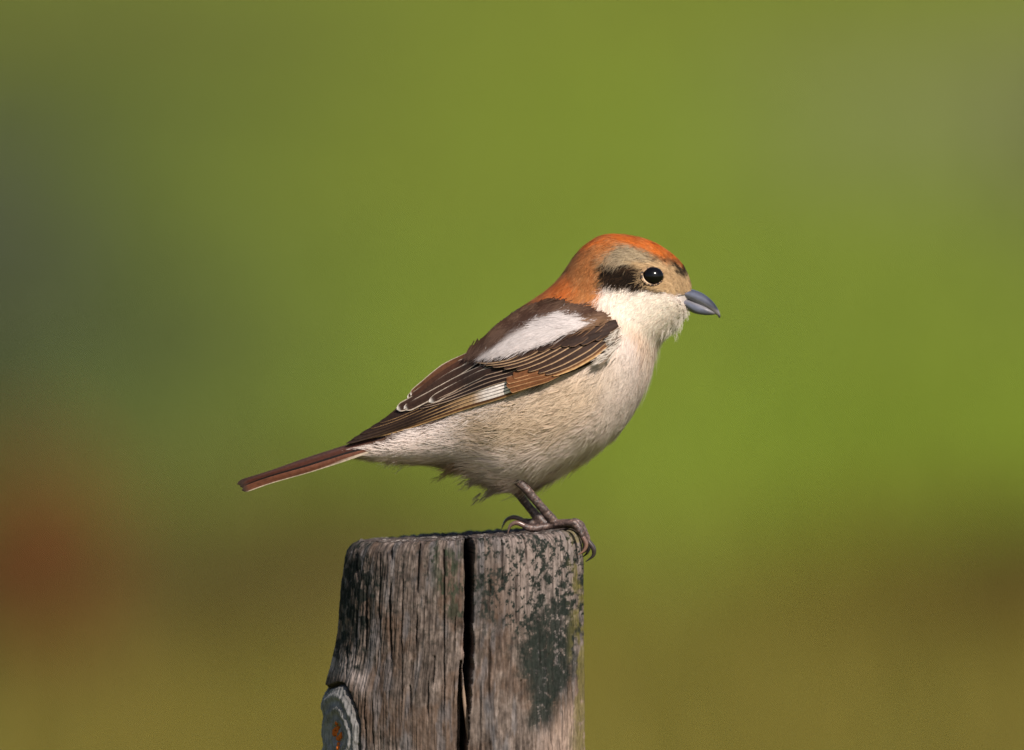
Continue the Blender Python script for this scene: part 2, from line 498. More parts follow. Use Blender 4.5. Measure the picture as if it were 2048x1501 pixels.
# dark damp grain streaks
streak = sstep(0.56, 0.70, fbm(arc * 0.30, pyv * 0.014, seed=86, oct=3))[..., None] * 0.5
Cw = Cw * (1 - streak) + wood_d * streak
Cw = Cw * (1 - 0.55 * finem[..., None]) + alb(30, 24, 20) * 0.55 * finem[..., None]  # fine cracks given a darker colour
# algae
speck = fbm(xs0 * 0.14, pyv * 0.11, seed=91, oct=4, gain=.7)
speck2 = fbm(xs0 * 0.15 + 40, pyv * 0.055, seed=92, oct=3)
wx = (fbm(xs0 * 0.025, pyv * 0.025, seed=93) - 0.5) * 60
wy = (fbm(xs0 * 0.025 + 30, pyv * 0.025, seed=94) - 0.5) * 60
big = sstep(-16, 22, poly_sd(xs0 + wx, pyv + wy, [(1090, 1165), (1130, 1180), (1160, 1260), (1162, 1350), (1130, 1400), (1085, 1455), (1050, 1440), (1042, 1330), (1048, 1250)]))
upper = sstep(-40, 30, poly_sd(xs0, pyv, [(950, 1050), (1180, 1050), (1180, 1260), (1040, 1260), (960, 1200)]))
left = sstep(-18, 18, poly_sd(xs0 + wx * .5, pyv + wy, [(660, 1085), (722, 1085), (756, 1140), (748, 1230), (722, 1320), (650, 1345)]))
mid = sstep(-14, 14, poly_sd(xs0 + wx * .3, pyv + wy, [(862, 1080), (932, 1075), (932, 1215), (895, 1225), (872, 1180)]))
al = np.clip(big * sstep(0.36, 0.54, speck + 0.14 * big) * .93 + upper * sstep(0.47, 0.60, speck + .5 * (fbm(xs0 * .03, pyv * .03, seed=98) - .5)) * .8 + left * sstep(0.36, 0.52, speck2) * .9 + mid * sstep(0.40, 0.56, speck2) * .75
             + sstep(0.56, 0.70, speck) * sstep(1500, 1120, pyv) * .6, 0, 1) * (1 - pale[..., 0] * .6)
al = al * (sa < 0.5)
ac = alb(42, 47, 41, .8) * (1 - mid[..., None] * .6) + alb(70, 76, 56, .8) * mid[..., None] * .6
ac = ac + (alb(24, 27, 24, .8) - ac) * (left * .6)[..., None]
Cw = Cw * (1 - al[..., None]) + ac * al[..., None]
# brown-olive crust and yellowish moss along the right side
ol = (sstep(1128, 1160, xs0) * sstep(0.40, 0.6, fbm(xs0 * 0.08, pyv * 0.04, seed=95)) * .75)[..., None]
Cw = Cw * (1 - ol) + alb(128, 116, 62, .8) * ol
# knot face: cool grey
kk = (knot_in * .8)[..., None]
Cw = Cw * (1 - kk) + (alb(164, 160, 158, .8) * (0.6 + 0.6 * fbm(xs0 * .05, pyv * .1, seed=96))[..., None]) * kk
kg = (sstep(0.10, 0.0, np.abs(er - 1.0)) * kf * .8)[..., None]
Cw = Cw * (1 - kg) + alb(34, 30, 28) * kg
rust = (sstep(14, 0, np.abs(xs0 - 930)) * sstep(50, 0, np.abs(pyv - 1275)) * (0.2 + mainm) * .8)[..., None]
Cw = Cw * (1 - rust) + alb(150, 70, 25, .8) * rust

# cap: the sawn end
rings = 46
fr = np.linspace(1, 0, rings + 1)[1:]
capX, capD, capP, capC = [], [], [], []
cx0, r0 = cx[0], rr[0]
for f in fr:
    x = X[0] * f + 922 * (1 - f)
    d = D[0] * f
    xo, do = 922 + (xs0[0] - 922) * f, rad[0] * sa[0] * f
    inn = np.abs(xo - (938 - (1 - f) * 6)) < 9 * min(1, f * 1.4)
    slot = mainm[0] > .02
    x = np.where(slot, x, 922 + (xs0[0] - 922) * f * (1 - 0.8 * 17 / 246)); d = np.where(slot, d, rad[0] * sa[0] * f * (1 - 0.8 * 17 / 246))
    p = top_py(x, d) + (fbm(x * .06, d * .06, seed=75) - .5) * 9 + (vnoise(x * .3, d * .3, seed=76) - .5) * 4 + 3 * (1 - f)
    p = p + ragged[0] * f ** 6
    c = alb(92, 80, 74, .8) * (0.5 + 1.0 * fbm(x * .05, d * .05, seed=77))[:, None]
    wsp = sstep(.58, .7, fbm(x * .03 + 7, d * .09, seed=78))[:, None]
    c = c * (1 - wsp * .7) + alb(190, 178, 170, .8) * wsp * .7
    dk = sstep(.5, .65, fbm(x * .02 + 70, d * .03, seed=79))[:, None]
    c = c * (1 - dk * .6) + alb(40, 38, 36, .8) * dk * .6
    capX.append(x); capD.append(d); capP.append(p); capC.append(c)
AX = np.concatenate([np.array(capX)[::-1], X]); AD = np.concatenate([np.array(capD)[::-1], D])
AP = np.concatenate([np.array(capP)[::-1], PYV]); AC = np.concatenate([np.array(capC)[::-1], Cw])
PX0, PZ0 = (922 - 1024) * S, 0.0
verts = np.stack([(AX - 922) * S, AD * S, ZT + (1060 - AP) * S], -1).reshape(-1, 3)
post = obj('fence_post', np_mesh('fence_post', verts, grid_quads(len(AX), NA, True)[:, ::-1], AC.reshape(-1, 3) * .80), M['wood'])
post.location = (PX0, 0, 0)
tag(post, 'weathered round wooden fence post with a deep split, algae and a knot, under the bird', 'fence post')

def post_surface(px, pyq):
    """depth of the post's front at a design point"""
    j = np.argmin((X[:, :nf] - px) ** 2 + (PYV[:, :nf] - pyq) ** 2)
    return D[:, :nf].ravel()[j]

def tube(path, radii, nseg=10, n=24, cap=True, squash=1.0):
    c = crom(path, n)
    r = crom(np.array(radii, float)[:, None], n)[:, 0]
    tg = unit(np.gradient(c, axis=0))
    up = np.array([0.0, 1.0, 0.0])
    a = unit(np.cross(tg, up)); b2 = np.cross(tg, a)
    th = np.linspace(0, 2 * np.pi, nseg, endpoint=False)
    ring = c[:, None] + r[:, None, None] * (np.cos(th)[None, :, None] * a[:, None] + squash * np.sin(th)[None, :, None] * b2[:, None])
    v = ring.reshape(-1, 3)
    q = grid_quads(n, nseg, True)
    v = np.concatenate([v, c[:1], c[-1:]])
    k = np.arange(nseg); k2 = (k + 1) % nseg
    tr = np.concatenate([np.stack([k, k2, np.full(nseg, n * nseg)], -1), np.stack([(n - 1) * nseg + k2, (n - 1) * nseg + k, np.full(nseg, n * nseg + 1)], -1)])
    tt = np.concatenate([np.repeat(np.linspace(0, 1, n), nseg), [0, 1]])
    return v, q, tr, tt

def PB(px, pyq, d):                       # design point -> fence post local metres
    return [(px - 922) * S, d * S, ZT + (1060 - pyq) * S]

# splinter standing in the split
sv = [PB(922, 1300, -225), PB(926, 1360, -228), PB(934, 1425, -226), PB(941, 1480, -224), PB(942, 1540, -222)]
v, q, tr, tt = tube(sv, [0.5 * S, 3.2 * S, 4.5 * S, 5 * S, 5 * S], 7, 26)
cc = alb(150, 126, 108, .8) * (0.75 + 0.5 * vnoise(v[:, 0] * 9000, v[:, 2] * 900, seed=5))[:, None]
obj('splinter', np_mesh('splinter', v, q, cc, tris=tr), M['sliver'], post)
# orange lichen on the knot
bm = bmesh.new()
lr = random.Random(3)
for k in range(14):
    px_, py_ = 676 + lr.gauss(0, 4), 1460 + lr.gauss(0, 9)
    m4 = Matrix.Translation(PB(px_, py_, post_surface(px_, py_) - 1)) @ Matrix.Diagonal((1, 0.7, 1.2, 1))
    bmesh.ops.create_icosphere(bm, subdivisions=2, radius=lr.uniform(3.0, 5.5) * S, matrix=m4)
me = bpy.data.meshes.new('lichen'); bm.to_mesh(me); bm.free()
obj('lichen', me, M['lichen'], post)

# ------------------------------------------------------------------ the bird
RX, RY = 1105.0, 1062.0                  # design point of the bird's origin (between its feet)
bird = empty('bird', ((RX - 1024) * S, 0, ZT + (1060 - RY) * S))
bird.rotation_euler = (-TILT, 0, 0)      # leans a touch away from the camera
tag(bird, 'small shrike with rusty crown, black eye mask and cream breast perched on the post', 'bird')

def L3(px, pyq, d=0.0):                   # design units -> bird-local units (x, depth, up)
    return np.stack(np.broadcast_arrays(np.asarray(px, float) - RX, np.asarray(d, float), RY - np.asarray(pyq, float)), -1)

BODY = [  # top of section, bottom of section, half width
    (690, 893, 700, 908, 12), (740, 877, 745, 915, 22), (790, 858, 800, 918, 38), (860, 815, 880, 926, 66), (912, 762, 950, 946, 100),
    (948, 706, 1020, 976, 132), (983, 662, 1092, 957, 153), (1024, 630, 1168, 918, 163), (1062, 605, 1235, 866, 163), (1093, 584, 1280, 797, 150),
    (1112, 567, 1300, 730, 136), (1128, 548, 1310, 690, 124), (1143, 526, 1326, 674, 118), (1166, 498, 1342, 660, 114), (1205, 474, 1354, 648, 109),
    (1255, 473, 1363, 638, 99), (1300, 484, 1369, 630, 83), (1339, 506, 1372, 622, 56), (1364, 530, 1374, 615, 33), (1377, 556, 1376, 608, 23), (1383, 576, 1381, 600, 14)]
NU, NT = 240, 144
K = crom(BODY, NU)
th = np.linspace(0, 2 * np.pi, NT, endpoint=False)
Tm, Bm, Wm = K[:, 0:2], K[:, 2:4], K[:, 4]
Cm = (Tm + Bm) / 2
ct, st = np.cos(th), np.sin(th)
gx_ = Cm[:, 0:1] + (Tm - Cm)[:, 0:1] * ct
gy_ = Cm[:, 1:2] + (Tm - Cm)[:, 1:2] * ct
gd_ = -Wm[:, None] * st * (1 - 0.10 * ct)
G = L3(gx_, gy_, gd_)                     # (NU, NT, 3)
Gu = np.gradient(G, axis=0)
Gt = (np.roll(G, -1, 1) - np.roll(G, 1, 1)) / 2
Nn = unit(np.cross(Gu, Gt))
cen = L3(Cm[:, 0], Cm[:, 1], 0)[:, None]
sg = np.sign(np.sum(Nn * (G - cen), -1, keepdims=True)); sg[sg == 0] = 1
Nn = Nn * np.sign(np.median(sg))

def gsample(A, u, t):
    uc = np.clip(u, 0, NU - 1.001); i = uc.astype(int); fu = (uc - i)[:, None]
    tm = np.mod(t, NT); j = np.floor(tm).astype(int) % NT; ft = (tm - np.floor(tm))[:, None]; j2 = (j + 1) % NT
    return (A[i, j] * (1 - fu) + A[i + 1, j] * fu) * (1 - ft) + (A[i, j2] * (1 - fu) + A[i + 1, j2] * fu) * ft

def gpos(u, t):
    p = gsample(G, u, t)
    ext = np.minimum(u, 0)[:, None]
    return p + ext * gsample(Gu, np.zeros_like(u), t)

# ---- plumage pattern (what colour the feathers are, by place on the bird)
WHITE = alb(248, 230, 220, .87)
def srgb(r, g, b, k=.82): return alb(r, g, b, k)
HOOD = [(1085, 588), (1150, 602), (1196, 606), (1206, 588), (1200, 560), (1197, 530), (1215, 512), (1250, 497), (1300, 502), (1340, 527), (1376, 548), (1400, 530), (1350, 470), (1260, 430), (1180, 440), (1110, 520)]
CROWN = [(1140, 505), (1165, 496), (1205, 487), (1240, 488), (1290, 500), (1325, 517), (1350, 534), (1374, 537), (1392, 520), (1340, 465), (1260, 435), (1190, 445), (1150, 480)]
NAPE = [(1098, 565), (1122, 550), (1146, 552), (1163, 566), (1158, 583), (1132, 590), (1105, 584)]
GREYP = [(1226, 503), (1258, 493), (1290, 502), (1312, 520), (1320, 536), (1282, 539), (1250, 534), (1224, 526)]
LORE = [(1268, 531), (1312, 524), (1348, 531), (1392, 545), (1394, 584), (1345, 590), (1304, 584), (1284, 574), (1277, 548)]
MASK = [(1202, 524), (1216, 529), (1274, 534), (1286, 546), (1282, 566), (1296, 579), (1270, 578), (1235, 575), (1207, 571), (1201, 548)]
MLINE = [(1278, 562), (1300, 578), (1330, 586), (1345, 591), (1318, 588), (1292, 583), (1270, 574)]
FRONT = [(1342, 534), (1358, 524), (1378, 528), (1386, 553), (1370, 557), (1352, 550)]
CEDGE = [(1300, 510), (1330, 518), (1352, 528), (1345, 537), (1318, 532)]
CHEEK = [(1204, 583), (1240, 577), (1300, 583), (1345, 594), (1380, 620), (1360, 670), (1318, 696), (1290, 670), (1255, 640), (1228, 626), (1208, 606)]
COLLAR = [(1192, 600), (1240, 632), (1290, 662), (1312, 688), (1300, 694), (1255, 655), (1222, 640)]
MANTLE = [(1085, 575), (1112, 584), (1150, 598), (1198, 610), (1232, 642), (1190, 700), (1100, 760), (1000, 780), (800, 880), (690, 905), (690, 850), (880, 700), (950, 640), (1040, 580)]
FLANK = [(960, 840), (1010, 795), (1100, 755), (1180, 722), (1222, 705), (1240, 750), (1205, 820), (1110, 880), (1000, 900)]
VENT = [(955, 825), (985, 825), (992, 918), (962, 925)]
SCAPW = [(953, 716), (1007, 680), (1070, 638), (1106, 626), (1150, 634), (1176, 648), (1140, 668), (1090, 693), (1016, 720), (970, 722)]

def paint(px, pyq, seed=0):
    n1 = (fbm(px * 0.06, pyq * 0.06, seed=101 + seed) - 0.5) * 2
    n2 = (fbm(px * 0.06 + 50, pyq * 0.06, seed=102 + seed) - 0.5) * 2
    x, y = px + n1 * 7, pyq + n2 * 7
    c = np.broadcast_to(WHITE, px.shape + (3,)).copy()
    def put(poly, colr, soft=4, w=1.0, mod=None):
        m = sstep(-soft, soft, poly_sd(x, y, poly)) * w
        if mod is not None: m = m * mod
        c[:] = c * (1 - m[..., None]) + np.asarray(colr) * m[..., None]
    put(FLANK, srgb(234, 204, 168), 34, .72)
    put(FLANK, srgb(184, 152, 112), 30, .4, sstep(.5, .68, fbm(px * .05, pyq * .07, seed=104)))
    put(VENT, srgb(190, 155, 108), 14, .65)
    put([(1180, 720), (1250, 690), (1300, 720), (1280, 800), (1220, 830)], srgb(224, 206, 192), 30, .6)
    put([(900, 925), (945, 915), (960, 960), (900, 960)], srgb(150, 118, 90), 14, .6)
    put([(690, 880), (770, 900), (775, 930), (690, 935)], srgb(206, 184, 168), 10, .7)
    put(MANTLE, srgb(88, 62, 50), 6)
    put(MANTLE, srgb(128, 100, 84), 6, .6, sstep(.48, .66, fbm(px * .05, pyq * .09, seed=105)))
    put(CHEEK, srgb(255, 238, 222, .89), 8)
    put(COLLAR, srgb(232, 186, 136), 7, .55)
    put([(1190, 604), (1200, 572), (1290, 580), (1345, 590), (1398, 586), (1400, 520), (1340, 450), (1250, 420), (1150, 460), (1090, 560)], srgb(184, 146, 106), 5)
    put(HOOD, srgb(204, 132, 76), 5)
    put(HOOD, srgb(168, 106, 66), 5, .5, sstep(.5, .66, fbm(px * .07, pyq * .07, seed=106)))
    put(CROWN, srgb(238, 130, 52), 6, .95)
    put(NAPE, srgb(236, 128, 58), 7, .9)
    put(HOOD, srgb(130, 80, 46), 6, .4, sstep(.56, .68, fbm(px * .14, pyq * .14, seed=113)))
    put(HOOD, srgb(214, 160, 108), 6, .5, sstep(.58, .70, fbm(px * .13 + 60, pyq * .13, seed=114)))
    put(GREYP, srgb(186, 164, 132), 6, .95)
    put(GREYP, srgb(130, 116, 100), 6, .6, sstep(.5, .62, fbm(px * .09, pyq * .09, seed=107)))
    put(LORE, srgb(214, 178, 134), 5, .95)
    put(LORE, srgb(160, 124, 84), 5, .5, sstep(.56, .68, fbm(px * .12, pyq * .12, seed=115)))
    put(MASK, srgb(16, 10, 8), 3, .98)
    put(MASK, srgb(90, 64, 44), 3, .4, sstep(.56, .66, fbm(px * .04, pyq * .3, seed=108)))
    put(MLINE, srgb(36, 25, 18), 2, .9)
    put(FRONT, srgb(32, 22, 16), 3, .95, sstep(.36, .50, fbm(px * .11, pyq * .13, seed=109)))
    put(CEDGE, srgb(60, 34, 18), 3, .85, sstep(.44, .56, fbm(px * .11, pyq * .13, seed=110)))
    return c

# ---- body: torso, head, thighs, legs and toes grown into one surface
parts = []
capv = G.reshape(-1, 3)
bq = grid_quads(NU, NT, True)
e0, e1 = G[0].mean(0), G[-1].mean(0)
kk_ = np.arange(NT); k2_ = (kk_ + 1) % NT
btr = np.concatenate([np.stack([kk_, k2_, np.full(NT, NU * NT)], -1), np.stack([(NU - 1) * NT + k2_, (NU - 1) * NT + kk_, np.full(NT, NU * NT + 1)], -1)])
parts.append((np.concatenate([capv, [e0, e1]]), bq, btr))
def limb(pts, radii, n=30, squash=1.0):
    path = [L3(*p) for p in pts]
    v, q, tr, tt = tube(np.array(path), radii, 14, n, squash=squash)
    parts.append((v, q, tr))
    return np.array(crom(path, 40))
legpts = []
# tarsi (near, far)
legpts.append(limb([(1070, 880, -70), (1020, 938, -76), (1051, 977, -80), (1080, 1012, -74), (1104, 1040, -64), (1112, 1052, -60)], [34, 10.5, 9.5, 9, 10.5, 9]))
legpts.append(limb([(1062, 895, 60), (1022, 965, 60), (1040, 992, 58), (1062, 1020, 54), (1084, 1044, 50), (1094, 1053, 48)], [30, 10, 9, 9, 10, 8]))
NEARTOES = [
    [(1106, 1050, -62), (1130, 1046, -78), (1148, 1047, -88), (1160, 1062, -92), (1166, 1079, -92)],
    [(1108, 1048, -60), (1136, 1045, -56), (1157, 1047, -52), (1171, 1068, -50), (1178, 1088, -50)],
    [(1108, 1050, -58), (1132, 1050, -40), (1154, 1053, -28), (1170, 1072, -24), (1172, 1088, -24)],
    [(1110, 1049, -60), (1086, 1055, -66), (1062, 1057, -72), (1046, 1052, -74)]]
FARTOES = [
    [(1094, 1049, 50), (1120, 1049, 40), (1146, 1051, 32), (1164, 1066, 28), (1170, 1082, 28)],
    [(1094, 1049, 50), (1122, 1049, 56), (1146, 1052, 60), (1160, 1064, 62), (1166, 1082, 62)],
    [(1094, 1050, 50), (1116, 1051, 72), (1134, 1054, 88), (1146, 1066, 96), (1150, 1080, 98)],
    [(1096, 1048, 50), (1074, 1048, 52), (1056, 1046, 54), (1046, 1043, 55)]]
for tl in NEARTOES + FARTOES:
    rad_ = [8.5, 7.0, 8.2, 6.4, 5.2] if len(tl) == 5 else [8.5, 7.2, 7.6, 5.6]
    legpts.append(limb(tl, rad_, 26))
vs, fs, off = [], [], 0
for (v, q, tr) in parts:
    vs.append(v); fs += (q + off).tolist() + (tr + off).tolist(); off += len(v)
me = bpy.data.meshes.new('body_src')
me.from_pydata((np.concatenate(vs) * S).tolist(), [], fs)
bm = bmesh.new(); bm.from_mesh(me); bmesh.ops.recalc_face_normals(bm, faces=bm.faces); bm.to_mesh(me); bm.free()
tmp = bpy.data.objects.new('body_src', me); col.objects.link(tmp)
md = tmp.modifiers.new('r', 'REMESH'); md.mode = 'VOXEL'; md.voxel_size = 0.00040
sm = tmp.modifiers.new('s', 'SMOOTH'); sm.factor = 0.5; sm.iterations = 3
dg = bpy.context.evaluated_depsgraph_get()
bme = bpy.data.meshes.new_from_object(tmp.evaluated_get(dg))
bpy.data.objects.remove(tmp)
bme.name = 'body'
nv = len(bme.vertices)
bv = np.empty(nv * 3, np.float32); bme.vertices.foreach_get('co', bv); bv = bv.reshape(-1, 3)
bpx, bpy_ = bv[:, 0] / S + RX, RY - bv[:, 2] / S
bcol = paint(bpx, bpy_) * 0.8
LP = np.concatenate([lp[(6 if i < 2 else 0):] for i, lp in enumerate(legpts)])
low_ = np.where(bpy_ > 905)[0]
dmin = np.full(nv, 1e9)
for ch in np.array_split(low_, max(1, len(low_) // 4000)):
    dd = ((bv[ch, None] / S - LP[None]) ** 2).sum(-1).min(1)
    dmin[ch] = np.sqrt(dd)
legm = sstep(15, 12, dmin)
scut = fbm(bv[:, 0] * 900, bv[:, 2] * 900, bv[:, 1] * 900, seed=120, oct=3)
# scutes: dark plates with paler edges across the leg
al_ = (bpx * 0.63 + bpy_ * 0.77)
pl = np.abs(np.mod(al_ / 11.0 + scut * 1.6, 1) - 0.5) * 2
legc = alb(104, 84, 78, .8)[None] * (0.4 + 1.1 * scut)[:, None]
legc = legc + (alb(196, 156, 134, .8) - legc) * (sstep(.80, .97, pl) * .35)[:, None]
legc = legc + (alb(30, 24, 24, .8) - legc) * (sstep(.46, .62, fbm(bv[:, 0] * 1600, bv[:, 2] * 1600, seed=122)) * .55)[:, None]
bcol = bcol * (1 - legm[:, None]) + legc * legm[:, None]
nb_ = np.empty(nv * 3, np.float32); bme.vertices.foreach_get('normal', nb_); nb_ = nb_.reshape(-1, 3)
bv2 = bv + nb_ * (legm * ((scut - .5) * 2.4 - sstep(.8, 1, pl) * .9) * S)[:, None] - nb_ * ((1 - legm) * 2.0 * S)[:, None]
bme.vertices.foreach_set('co', bv2.astype(np.float32).ravel())
bme.polygons.foreach_set('use_smooth', np.ones(len(bme.polygons), bool))
set_col(bme, bcol)
body = obj('body', bme, M['skin'], bird)

# claws
def claw(pts, r0, c0, c1):
    v, q, tr, tt = tube(np.array([L3(*p) for p in pts]), [r0, r0 * .95, r0 * .62, r0 * .12], 10, 22)
    c = np.asarray(c0) * (1 - tt[:, None]) + np.asarray(c1) * tt[:, None]
    obj('claw', np_mesh('claw', v * S, q, c, tris=tr), M['claw'], bird)
brn, drk = alb(116, 88, 78), alb(36, 33, 37)
claw([(1165, 1074, -93), (1172, 1088, -93), (1168, 1101, -92), (1156, 1110, -91)], 4.6, brn, alb(150, 110, 94))
claw([(1177, 1084, -50), (1187, 1098, -50), (1186, 1112, -49), (1171, 1124, -48)], 5.2, alb(80, 66, 64), drk)
claw([(1172, 1084, -24), (1177, 1094, -24), (1175, 1106, -23), (1164, 1116, -22)], 4.4, drk, drk)
claw([(1049, 1052, -74), (1033, 1046, -75), (1020, 1053, -75), (1015, 1070, -74)], 5.0, brn, alb(110, 88, 78))
claw([(1170, 1078, 28), (1175, 1090, 28), (1172, 1102, 29), (1162, 1110, 29)], 4.4, drk, drk)
claw([(1165, 1078, 62), (1170, 1090, 62), (1166, 1101, 62), (1156, 1108, 62)], 4.4, drk, drk)
claw([(1150, 1076, 98), (1154, 1088, 99), (1150, 1100, 99), (1140, 1106, 99)], 4.2, drk, drk)
claw([(1049, 1044, 55), (1029, 1036, 56), (1012, 1042, 57), (1003, 1060, 57)], 4.8, alb(120, 96, 88), alb(70, 58, 56))

# bill
def small_loft(name, secs, n, nt, colf, parent, mat):
    k = crom(secs, n); a = np.linspace(0, 2 * np.pi, nt, endpoint=False)
    T_, B_, W_ = k[:, 0:2], k[:, 2:4], np.maximum(k[:, 4], .3); C_ = (T_ + B_) / 2
    x = C_[:, 0:1] + (T_ - C_)[:, 0:1] * np.cos(a); y = C_[:, 1:2] + (T_ - C_)[:, 1:2] * np.cos(a)
    d = -W_[:, None] * np.sign(np.sin(a)) * np.abs(np.sin(a)) ** 1.15
    v = L3(x, y, d).reshape(-1, 3)
    v = np.concatenate([v, L3(C_[0:1, 0], C_[0:1, 1], 0), L3(C_[-1:, 0], C_[-1:, 1], 0)])
    kk = np.arange(nt); k2 = (kk + 1) % nt
    tr = np.concatenate([np.stack([kk, k2, np.full(nt, n * nt)], -1), np.stack([(n - 1) * nt + k2, (n - 1) * nt + kk, np.full(nt, n * nt + 1)], -1)])
    c = colf(v[:, 0] + RX, RY - v[:, 2])
    me = np_mesh(name, v * S, grid_quads(n, nt, True), c, tris=tr)
    bm = bmesh.new(); bm.from_mesh(me); bmesh.ops.recalc_face_normals(bm, faces=bm.faces); bm.to_mesh(me); bm.free()
    return obj(name, me, mat, parent)
def bill_col(x, y):
    base, tip, pink = alb(106, 108, 124, .75), alb(48, 46, 54, .75), alb(176, 142, 130, .75)
    t = sstep(1395, 1442, x)[:, None]
    c = base * (1 - t) + tip * t
    p = (sstep(1378, 1352, x) * .55)[:, None]
    c = c * (1 - p) + pink * p
    ed = (sstep(9, 2, np.abs(y - np.interp(x, [1350, 1372, 1388, 1405, 1420, 1432], [592, 598, 604, 611, 620, 626]))) * .35)[:, None]
    cul = (sstep(10, 2, y - np.interp(x, [1373, 1390, 1408, 1424, 1434, 1440], [577, 581, 589, 602, 615, 627])) * .6)[:, None]
    c = c * (1 - cul) + alb(62, 62, 72, .75) * cul
    return c * (1 - ed) + alb(190, 180, 176, .75) * ed
bill = empty('bill', (0, 0, 0)); bill.parent = bird
small_loft('upper_mandible', [(1330, 566, 1335, 588, 50), (1350, 576, 1350, 593, 47), (1373, 578, 1370, 599, 33), (1390, 581, 1388, 606, 19.5), (1408, 589, 1405, 613, 12.5), (1424, 602, 1420, 622, 8.5), (1434, 615, 1430, 629, 5.2), (1440, 627, 1435, 632, 2.8), (1441, 636, 1438, 637, 0.9)], 50, 28, bill_col, bill, M['bill'])
small_loft('lower_mandible', [(1335, 588, 1342, 604, 46), (1350, 591, 1354, 608, 45), (1371, 596, 1373, 620, 31), (1388, 603, 1390, 628, 16), (1405, 610, 1408, 631, 9.5), (1420, 618, 1423, 631, 6), (1433, 625, 1433, 629, 2)], 44, 24, bill_col, bill, M['bill'])

# depth maps of the body and the wing, by design point (cells of 3 units)
def depth_map(px, pyq, d):
    x0, y0, nx, ny = 560, 430, 310, 200
    A = np.full((ny, nx), -1.0)
    ix = np.clip(((px - x0) / 3).astype(int), 0, nx - 1); iy = np.clip(((pyq - y0) / 3).astype(int), 0, ny - 1)
    np.maximum.at(A, (iy.ravel(), ix.ravel()), d.ravel())
    known = A >= 0
    B_ = np.where(known, A, 0.0); Wt = known.astype(float)
    for it in range(60):
        if (Wt > 0).all(): break
        s = np.zeros_like(B_); w = np.zeros_like(Wt)
        for dy in (-1, 0, 1):
            for dx in (-1, 0, 1):
                s += np.roll(np.roll(B_ * Wt, dy, 0), dx, 1); w += np.roll(np.roll(Wt, dy, 0), dx, 1)
        new = np.where(w > 0, s / np.maximum(w, 1e-9), 0)
        fill = (Wt == 0) & (w > 0)
        B_ = np.where(fill, new, B_); Wt = np.where(fill, 1.0, Wt)
    for it in range(4):
        B_ = (B_ + np.roll(B_, 1, 0) + np.roll(B_, -1, 0) + np.roll(B_, 1, 1) + np.roll(B_, -1, 1)) / 5
    def f(x, y):
        u = np.clip((np.asarray(x, float) - x0 - 1.5) / 3, 0, nx - 1.01); v = np.clip((np.asarray(y, float) - y0 - 1.5) / 3, 0, ny - 1.01)
        i = u.astype(int); j = v.astype(int); a = u - i; b_ = v - j
        return (B_[j, i] * (1 - a) + B_[j, i + 1] * a) * (1 - b_) + (B_[j + 1, i] * (1 - a) + B_[j + 1, i + 1] * a) * b_
    return f
half = slice(0, NT // 2 + 1)
# finer version of the near half for the map
uu, tt_ = np.meshgrid(np.linspace(0, NU - 1.01, 520), np.linspace(0, NT / 2, 260), indexing='ij')
pp = gpos(uu.ravel(), tt_.ravel())
DB = depth_map(pp[:, 0] + RX, RY - pp[:, 2], np.maximum(-pp[:, 1], 0))

WING = [(1226, 634, 1236, 660), (1168, 616, 1218, 695), (1100, 612, 1182, 728), (1040, 634, 1112, 756), (985, 670, 1042, 781), (940, 702, 972, 803),
        (897, 726, 902, 825), (850, 761, 847, 842), (800, 811, 792, 858), (745, 855, 740, 874), (697, 884, 698, 889)]
NWU, NWV = 140, 26
kw = crom(WING, NWU)
vv = np.linspace(0, 1, NWV)
wx_ = kw[:, 0:1] * (1 - vv) + kw[:, 2:3] * vv
wy_ = kw[:, 1:2] * (1 - vv) + kw[:, 3:4] * vv
uw = np.linspace(0, 1, NWU)
dT = DB(kw[:, 0], kw[:, 1]) ; dB_ = DB(kw[:, 2], kw[:, 3]); dM = DB((kw[:, 0] + kw[:, 2]) / 2, (kw[:, 1] + kw[:, 3]) / 2)
def smooth1(a, n=18):
    a = np.pad(a, n, mode='edge')
    for _ in range(3): a = np.convolve(a, np.ones(9) / 9, 'same')
    return a[n:-n]
pad = np.interp(uw, [0, .1, .5, .8, 1], [1, 6, 12, 14, 10])
dT, dB_, dM = smooth1(dT) + pad * .6, smooth1(dB_) + pad, smooth1(dM) + pad * 1.1
dT = np.maximum(dT, 12); dB_ = np.maximum(dB_, 16); dM = np.maximum(dM, (dT + dB_) / 2 + 3)
wd_ = dT[:, None] * (2 * (vv - .5) * (vv - 1)) + dM[:, None] * (4 * vv * (1 - vv)) + dB_[:, None] * (2 * vv * (vv - .5))
fine = [np.repeat(np.repeat(a, 4, 0), 6, 1) for a in (wx_, wy_, wd_)]
us, vs_ = np.meshgrid(np.linspace(0, NWU - 1.01, 700), np.linspace(0, NWV - 1.01, 180), indexing='ij')
iu, iv = us.astype(int), vs_.astype(int); fu, fv = us - iu, vs_ - iv
def bl(a): return (a[iu, iv] * (1 - fu) + a[iu + 1, iv] * fu) * (1 - fv) + (a[iu, iv + 1] * (1 - fu) + a[iu + 1, iv + 1] * fu) * fv
DW = depth_map(bl(wx_), bl(wy_), bl(wd_))

